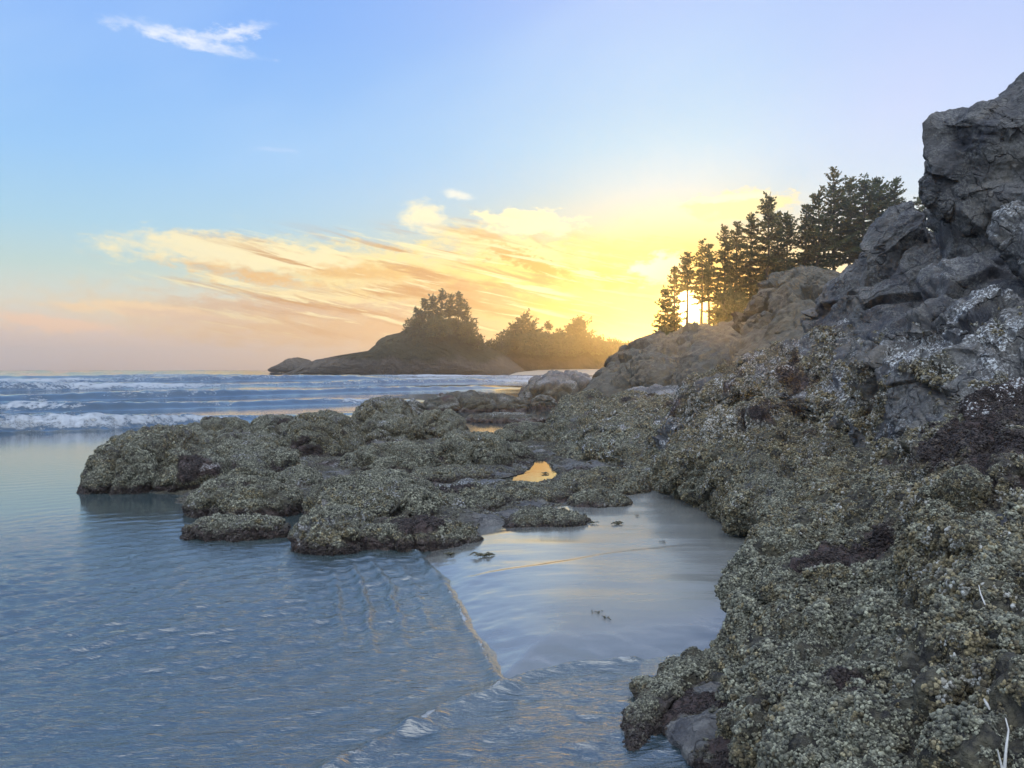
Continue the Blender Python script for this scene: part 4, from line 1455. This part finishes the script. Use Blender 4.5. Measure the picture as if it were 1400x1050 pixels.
# the grove on the right: trunk pixel, top, foot, crown half width in pixels, distance, crown start
GROVE = [
    (909, 396, 466, 11, 84, .10, 'small dense spruce at the sunlit end of the grove'),
    (921, 366, 466, 15, 86, .10, 'second spruce from the sunlit end, the sun beside its trunk'),
    (938, 348, 460, 17, 88, .42, 'thin spruce with the sun shining through its bare lower trunk'),
    (959, 332, 458, 18, 85, .46, 'slim spruce just on the inland side of the sun'),
    (970, 336, 458, 16, 90, .40, 'leaning spruce between the sun and the dark thicket'),
    (990, 311, 455, 21, 86, .12, 'dense spruce above the dark thicket, first of the middle clump'),
    (1006, 305, 452, 20, 89, .10, 'dense spruce in the middle clump next to the tallest one'),
    (1025, 293, 447, 22, 87, .25, 'spruce touching the tallest tree of the middle clump'),
    (1048, 267, 443, 29, 86, .30, 'tallest spruce of the middle clump with a pointed top'),
    (1062, 292, 438, 22, 90, .38, 'spruce hidden half behind the tallest tree of the middle clump'),
    (1076, 292, 432, 22, 87, .42, 'open spruce at the gap between the two clumps'),
    (1100, 281, 425, 22, 88, .30, 'dense rounded spruce at the start of the inland clump'),
    (1116, 262, 420, 26, 86, .30, 'broad spruce shouldering the tallest tree of the grove'),
    (1141, 232, 412, 30, 87, .36, 'tallest spruce of the whole grove with a spiked top'),
    (1160, 243, 407, 27, 90, .38, 'spruce close behind the tallest tree of the grove'),
    (1179, 243, 400, 28, 86, .40, 'flat topped spruce with layered branches'),
    (1203, 246, 392, 28, 87, .30, 'spruce near the inland edge with a ragged top'),
    (1219, 247, 388, 24, 85, .28, 'wind bent spruce reaching out toward the overhanging block'),
    (1256, 270, 376, 24, 92, .20, 'spruce mostly hidden behind the pointed slab'),
]
for k, (px, yt, yb, hw, Y, cb, lab) in enumerate(GROVE):
    b, t = Q(px, yb, Y), Q(px, yt, Y)
    z0 = b[2]
    conifer((b[0], Y, z0 - .2), t[2] - z0 + .2, hw / F * Y * (1.35 if 'the sun ' in lab else 2.0 if k < 2 else 1.7 if k > 10 else 1.5), (.58 if k == 2 else .48) if 'the sun ' in lab and cb > .2 else cb * .85, 700 + k, lab, unit=.44, flag=.25 if k > 10 else -.1, lean=.05 if 'bent' in lab else 0.0, dens=1.8)
for k, (px, yt, yb, hw, Y, lab) in enumerate([
    (1000, 392, 462, 22, 82, 'dark thicket of brush under the middle clump of spruces'),
    (1022, 418, 452, 14, 83, 'low brush at the foot of the tallest spruce of the middle clump'),
    (985, 408, 464, 14, 84, 'brush filling the gap between the sun and the dark thicket'),
    (1110, 378, 430, 26, 84, 'brush under the inland clump behind the flat capped boulder'),
    (906, 446, 470, 12, 82, 'low brush at the sunlit foot of the grove')]):
    b, t = Q(px, yb, Y), Q(px, yt, Y)
    shrub((b[0], Y, b[2] - .3), hw / F * Y, t[2] - b[2], 800 + k, lab, unit=.42)

HEAD = [
    (569, 424, 450, 9, 258, 'short tree at the seaward edge of the headland clump'),
    (580, 411, 450, 11, 259, 'rounded tree on the seaward side of the headland clump'),
    (592, 404, 449, 11, 262, 'tall dark tree inside the headland clump'),
    (604, 400, 449, 12, 260, 'tallest tree of the headland clump'),
    (616, 405, 449, 11, 263, 'tree between the tallest headland tree and the pointed one'),
    (627, 403, 451, 11, 259, 'pointed tree of the headland clump with branches to the right'),
    (637, 420, 456, 10, 261, 'tree on the landward side of the headland clump with open branches'),
    (702, 442, 474, 11, 266, 'small tree at the start of the wooded headland'),
    (715, 431, 474, 15, 268, 'tallest pointed tree of the wooded headland'),
    (728, 444, 474, 11, 270, 'tree just landward of the tallest tree of the wooded headland'),
    (748, 443, 474, 9, 268, 'round headed tree in the middle of the wooded headland'),
    (766, 450, 474, 11, 270, 'low dense tree between the round headed tree and the broad cone'),
    (780, 446, 476, 11, 268, 'tree leaning against the broad cone shaped tree'),
    (789, 437, 477, 15, 266, 'broad cone shaped tree nearest the glow'),
    (800, 450, 478, 9, 269, 'small tree on the sunny side of the broad cone'),
]
for k, (px, yt, yb, hw, Y, lab) in enumerate(HEAD):
    b, t = Q(px, yb, Y), Q(px, yt, Y)
    conifer((b[0], Y, b[2]), t[2] - b[2], hw / F * Y * (1.7 if k < 7 else 2.3), .02, 900 + k, lab, unit=1.35 if k < 7 else 1.2, flag=.3, dens=1.7 if k < 7 else 2.6, flat=.5)
for k, (px, yt, yb, hw, Y, lab) in enumerate([
    (562, 436, 456, 10, 256, 'bush at the seaward foot of the headland clump'),
    (600, 432, 458, 22, 254, 'wide bush under the tallest headland trees'),
    (640, 440, 466, 14, 256, 'bush on the landward slope of the headland clump'),
    (654, 458, 476, 9, 258, 'last bush before the notch between the headlands'),
    (672, 466, 482, 9, 262, 'first bush after the notch between the headlands'),
    (688, 454, 482, 14, 262, 'bush below the small tree at the start of the wooded headland'),
    (735, 455, 482, 26, 260, 'wide thicket in front of the middle trees of the wooded headland'),
    (775, 458, 484, 22, 260, 'thicket in front of the broad cone shaped tree'),
    (815, 459, 482, 14, 264, 'low bush on the sunny side of the small tree'),
    (838, 464, 482, 14, 264, 'low bush on the bare ridge in the glow'),
    (862, 468, 484, 14, 264, 'low bush where the ridge meets the hillside')]):
    b, t = Q(px, yb, Y), Q(px, yt, Y)
    shrub((b[0], Y, b[2]), hw / F * Y, t[2] - b[2], 950 + k, lab, unit=.85)


# ------------------------------------------------------------------ small things
def twig(name, branches, label, cat):
    V, Fc = [], []
    for pts, rad in branches:
        vv, ff = tube(pts, rad, 7)
        o = len(V)
        V += vv
        Fc += [tuple(x + o for x in q) for q in ff]
    V = np.array(V)
    V = V + (.0025 * np.stack([perlin(V * 60, 1), perlin(V * 60, 2), perlin(V * 60, 3)], 1))
    loc = V[np.argmin(V[:, 2])].copy()
    o = bpy.data.objects.new(name, mesh_np(name, V - loc, np.array(Fc), M_WOOD))
    o.location = loc
    link(o)
    return tag(o, label, cat)


def on_rock(px, py, back=.02):
    """first solid point of the place along the line of sight, pulled a little towards the viewer"""
    dg = bpy.context.evaluated_depsgraph_get()
    d = Vector(ray(px, py)).normalized()
    hit, p, n, i, o, m = scene.ray_cast(dg, Vector((0, 0, CAMZ)), d)
    return np.array(p - d * back) if hit else Q(px, py, 4.0)


tw = [on_rock(*q, .035) for q in ((1375, 982), (1379, 998), (1376, 1020), (1374, 1040), (1373, 1060))]
tw2 = [on_rock(*q, .035) for q in ((1364, 1026), (1368, 1042), (1373, 1060))]
twig('twig', [(tw, [.0025, .004, .0045, .0055, .007]), (tw2, [.002, .0045, .007])], 'white bleached forked twig caught in the mussels', 'twig')
tw = [on_rock(*q, .03) for q in ((1338, 800), (1341, 812), (1347, 827))]
twig('twig', [(tw, [.002, .0035, .003])], 'thin pale straw of driftwood stuck high on the mussel slope', 'twig')
tw = [on_rock(*q, .03) for q in ((1346, 956), (1349, 963), (1353, 970))]
twig('twig', [(tw, [.004, .007, .004])], 'short white splinter lying just above the forked twig', 'twig')


def weed(px, py, w, seed, label, group=None):
    rng = np.random.default_rng(seed)
    c = on_rock(px, py, 0.0)
    V, Fc = [], []
    for k in range(9):
        a = rng.uniform(-.5, .5) + (math.pi if rng.random() < .5 else 0)
        ln = w * rng.uniform(.4, 1)
        s = np.linspace(0, 1, 6)
        pts = np.stack([np.cos(a) * ln * s, np.sin(a) * ln * s + .02 * np.sin(s * 7 + k), .012 + .03 * np.sin(s * 3.1) * rng.uniform(.3, 1) * (w / .12) * (.35 if w < .05 else 1)], 1)
        vv, ff = tube(pts + rng.normal(size=3) * np.array([.02, .02, .002]), np.array([.010, .012, .012, .010, .007, .003]) * w / .12, 5)
        o = len(V)
        V += vv
        Fc += [tuple(x + o for x in q) for q in ff]
    o = bpy.data.objects.new('seaweed', mesh_np('seaweed', np.array(V), np.array(Fc), M_KELP))
    o.location = c
    link(o)
    tag(o, label, 'seaweed', group)


weed(662, 761, .13, 1, 'tangle of dark seaweed on the glossy sand')
weed(746, 648, .10, 7, 'dark tuft of weed standing in the gold pool')
weed(613, 759, .07, 2, 'shred of seaweed next to the low dark strip of rock')
weed(845, 717, .10, 3, 'scrap of weed on the sand below the mossy lump')
weed(812, 716, .06, 4, 'tiny weed scrap at the edge of the weed draped flat rock')

for k, (px, py) in enumerate([(817, 838), (830, 846), (905, 742), (872, 706)]):
    weed(px, py, .028, 20 + k, 'tiny dark weed scrap lying on the smooth wet sand', 'weed scraps on the sand')

# ------------------------------------------------------------------ sea air
def haze():
    zs = [(o.matrix_world @ Vector(c)).z for o in scene.objects if o.type == 'MESH' for c in o.bound_box]
    lo, hi, s = min(zs) - 1.0, max(zs) + 1.0, 1130.0
    v = np.array([(x, y, z) for z in (lo, hi) for y in (-s, s) for x in (-s, s)])
    f = [(0, 2, 3, 1), (4, 5, 7, 6), (0, 1, 5, 4), (2, 6, 7, 3), (0, 4, 6, 2), (1, 3, 7, 5)]
    m = bpy.data.materials.new('sea_haze')
    m.use_nodes = True
    nt = m.node_tree
    nt.nodes.clear()
    out = nt.nodes.new('ShaderNodeOutputMaterial')
    vol = nt.nodes.new('ShaderNodeVolumePrincipled')
    vol.inputs['Color'].default_value = (.95, .95, .97, 1)
    vol.inputs['Density'].default_value = HAZE
    vol.inputs['Anisotropy'].default_value = .88
    nt.links.new(vol.outputs[0], out.inputs['Volume'])
    o = link(bpy.data.objects.new('haze', mesh_np('haze', v, f, m, False)))
    tag(o, 'thin sea haze glowing around the low sun', 'haze', kind='stuff')


HAZE = .00085
haze()
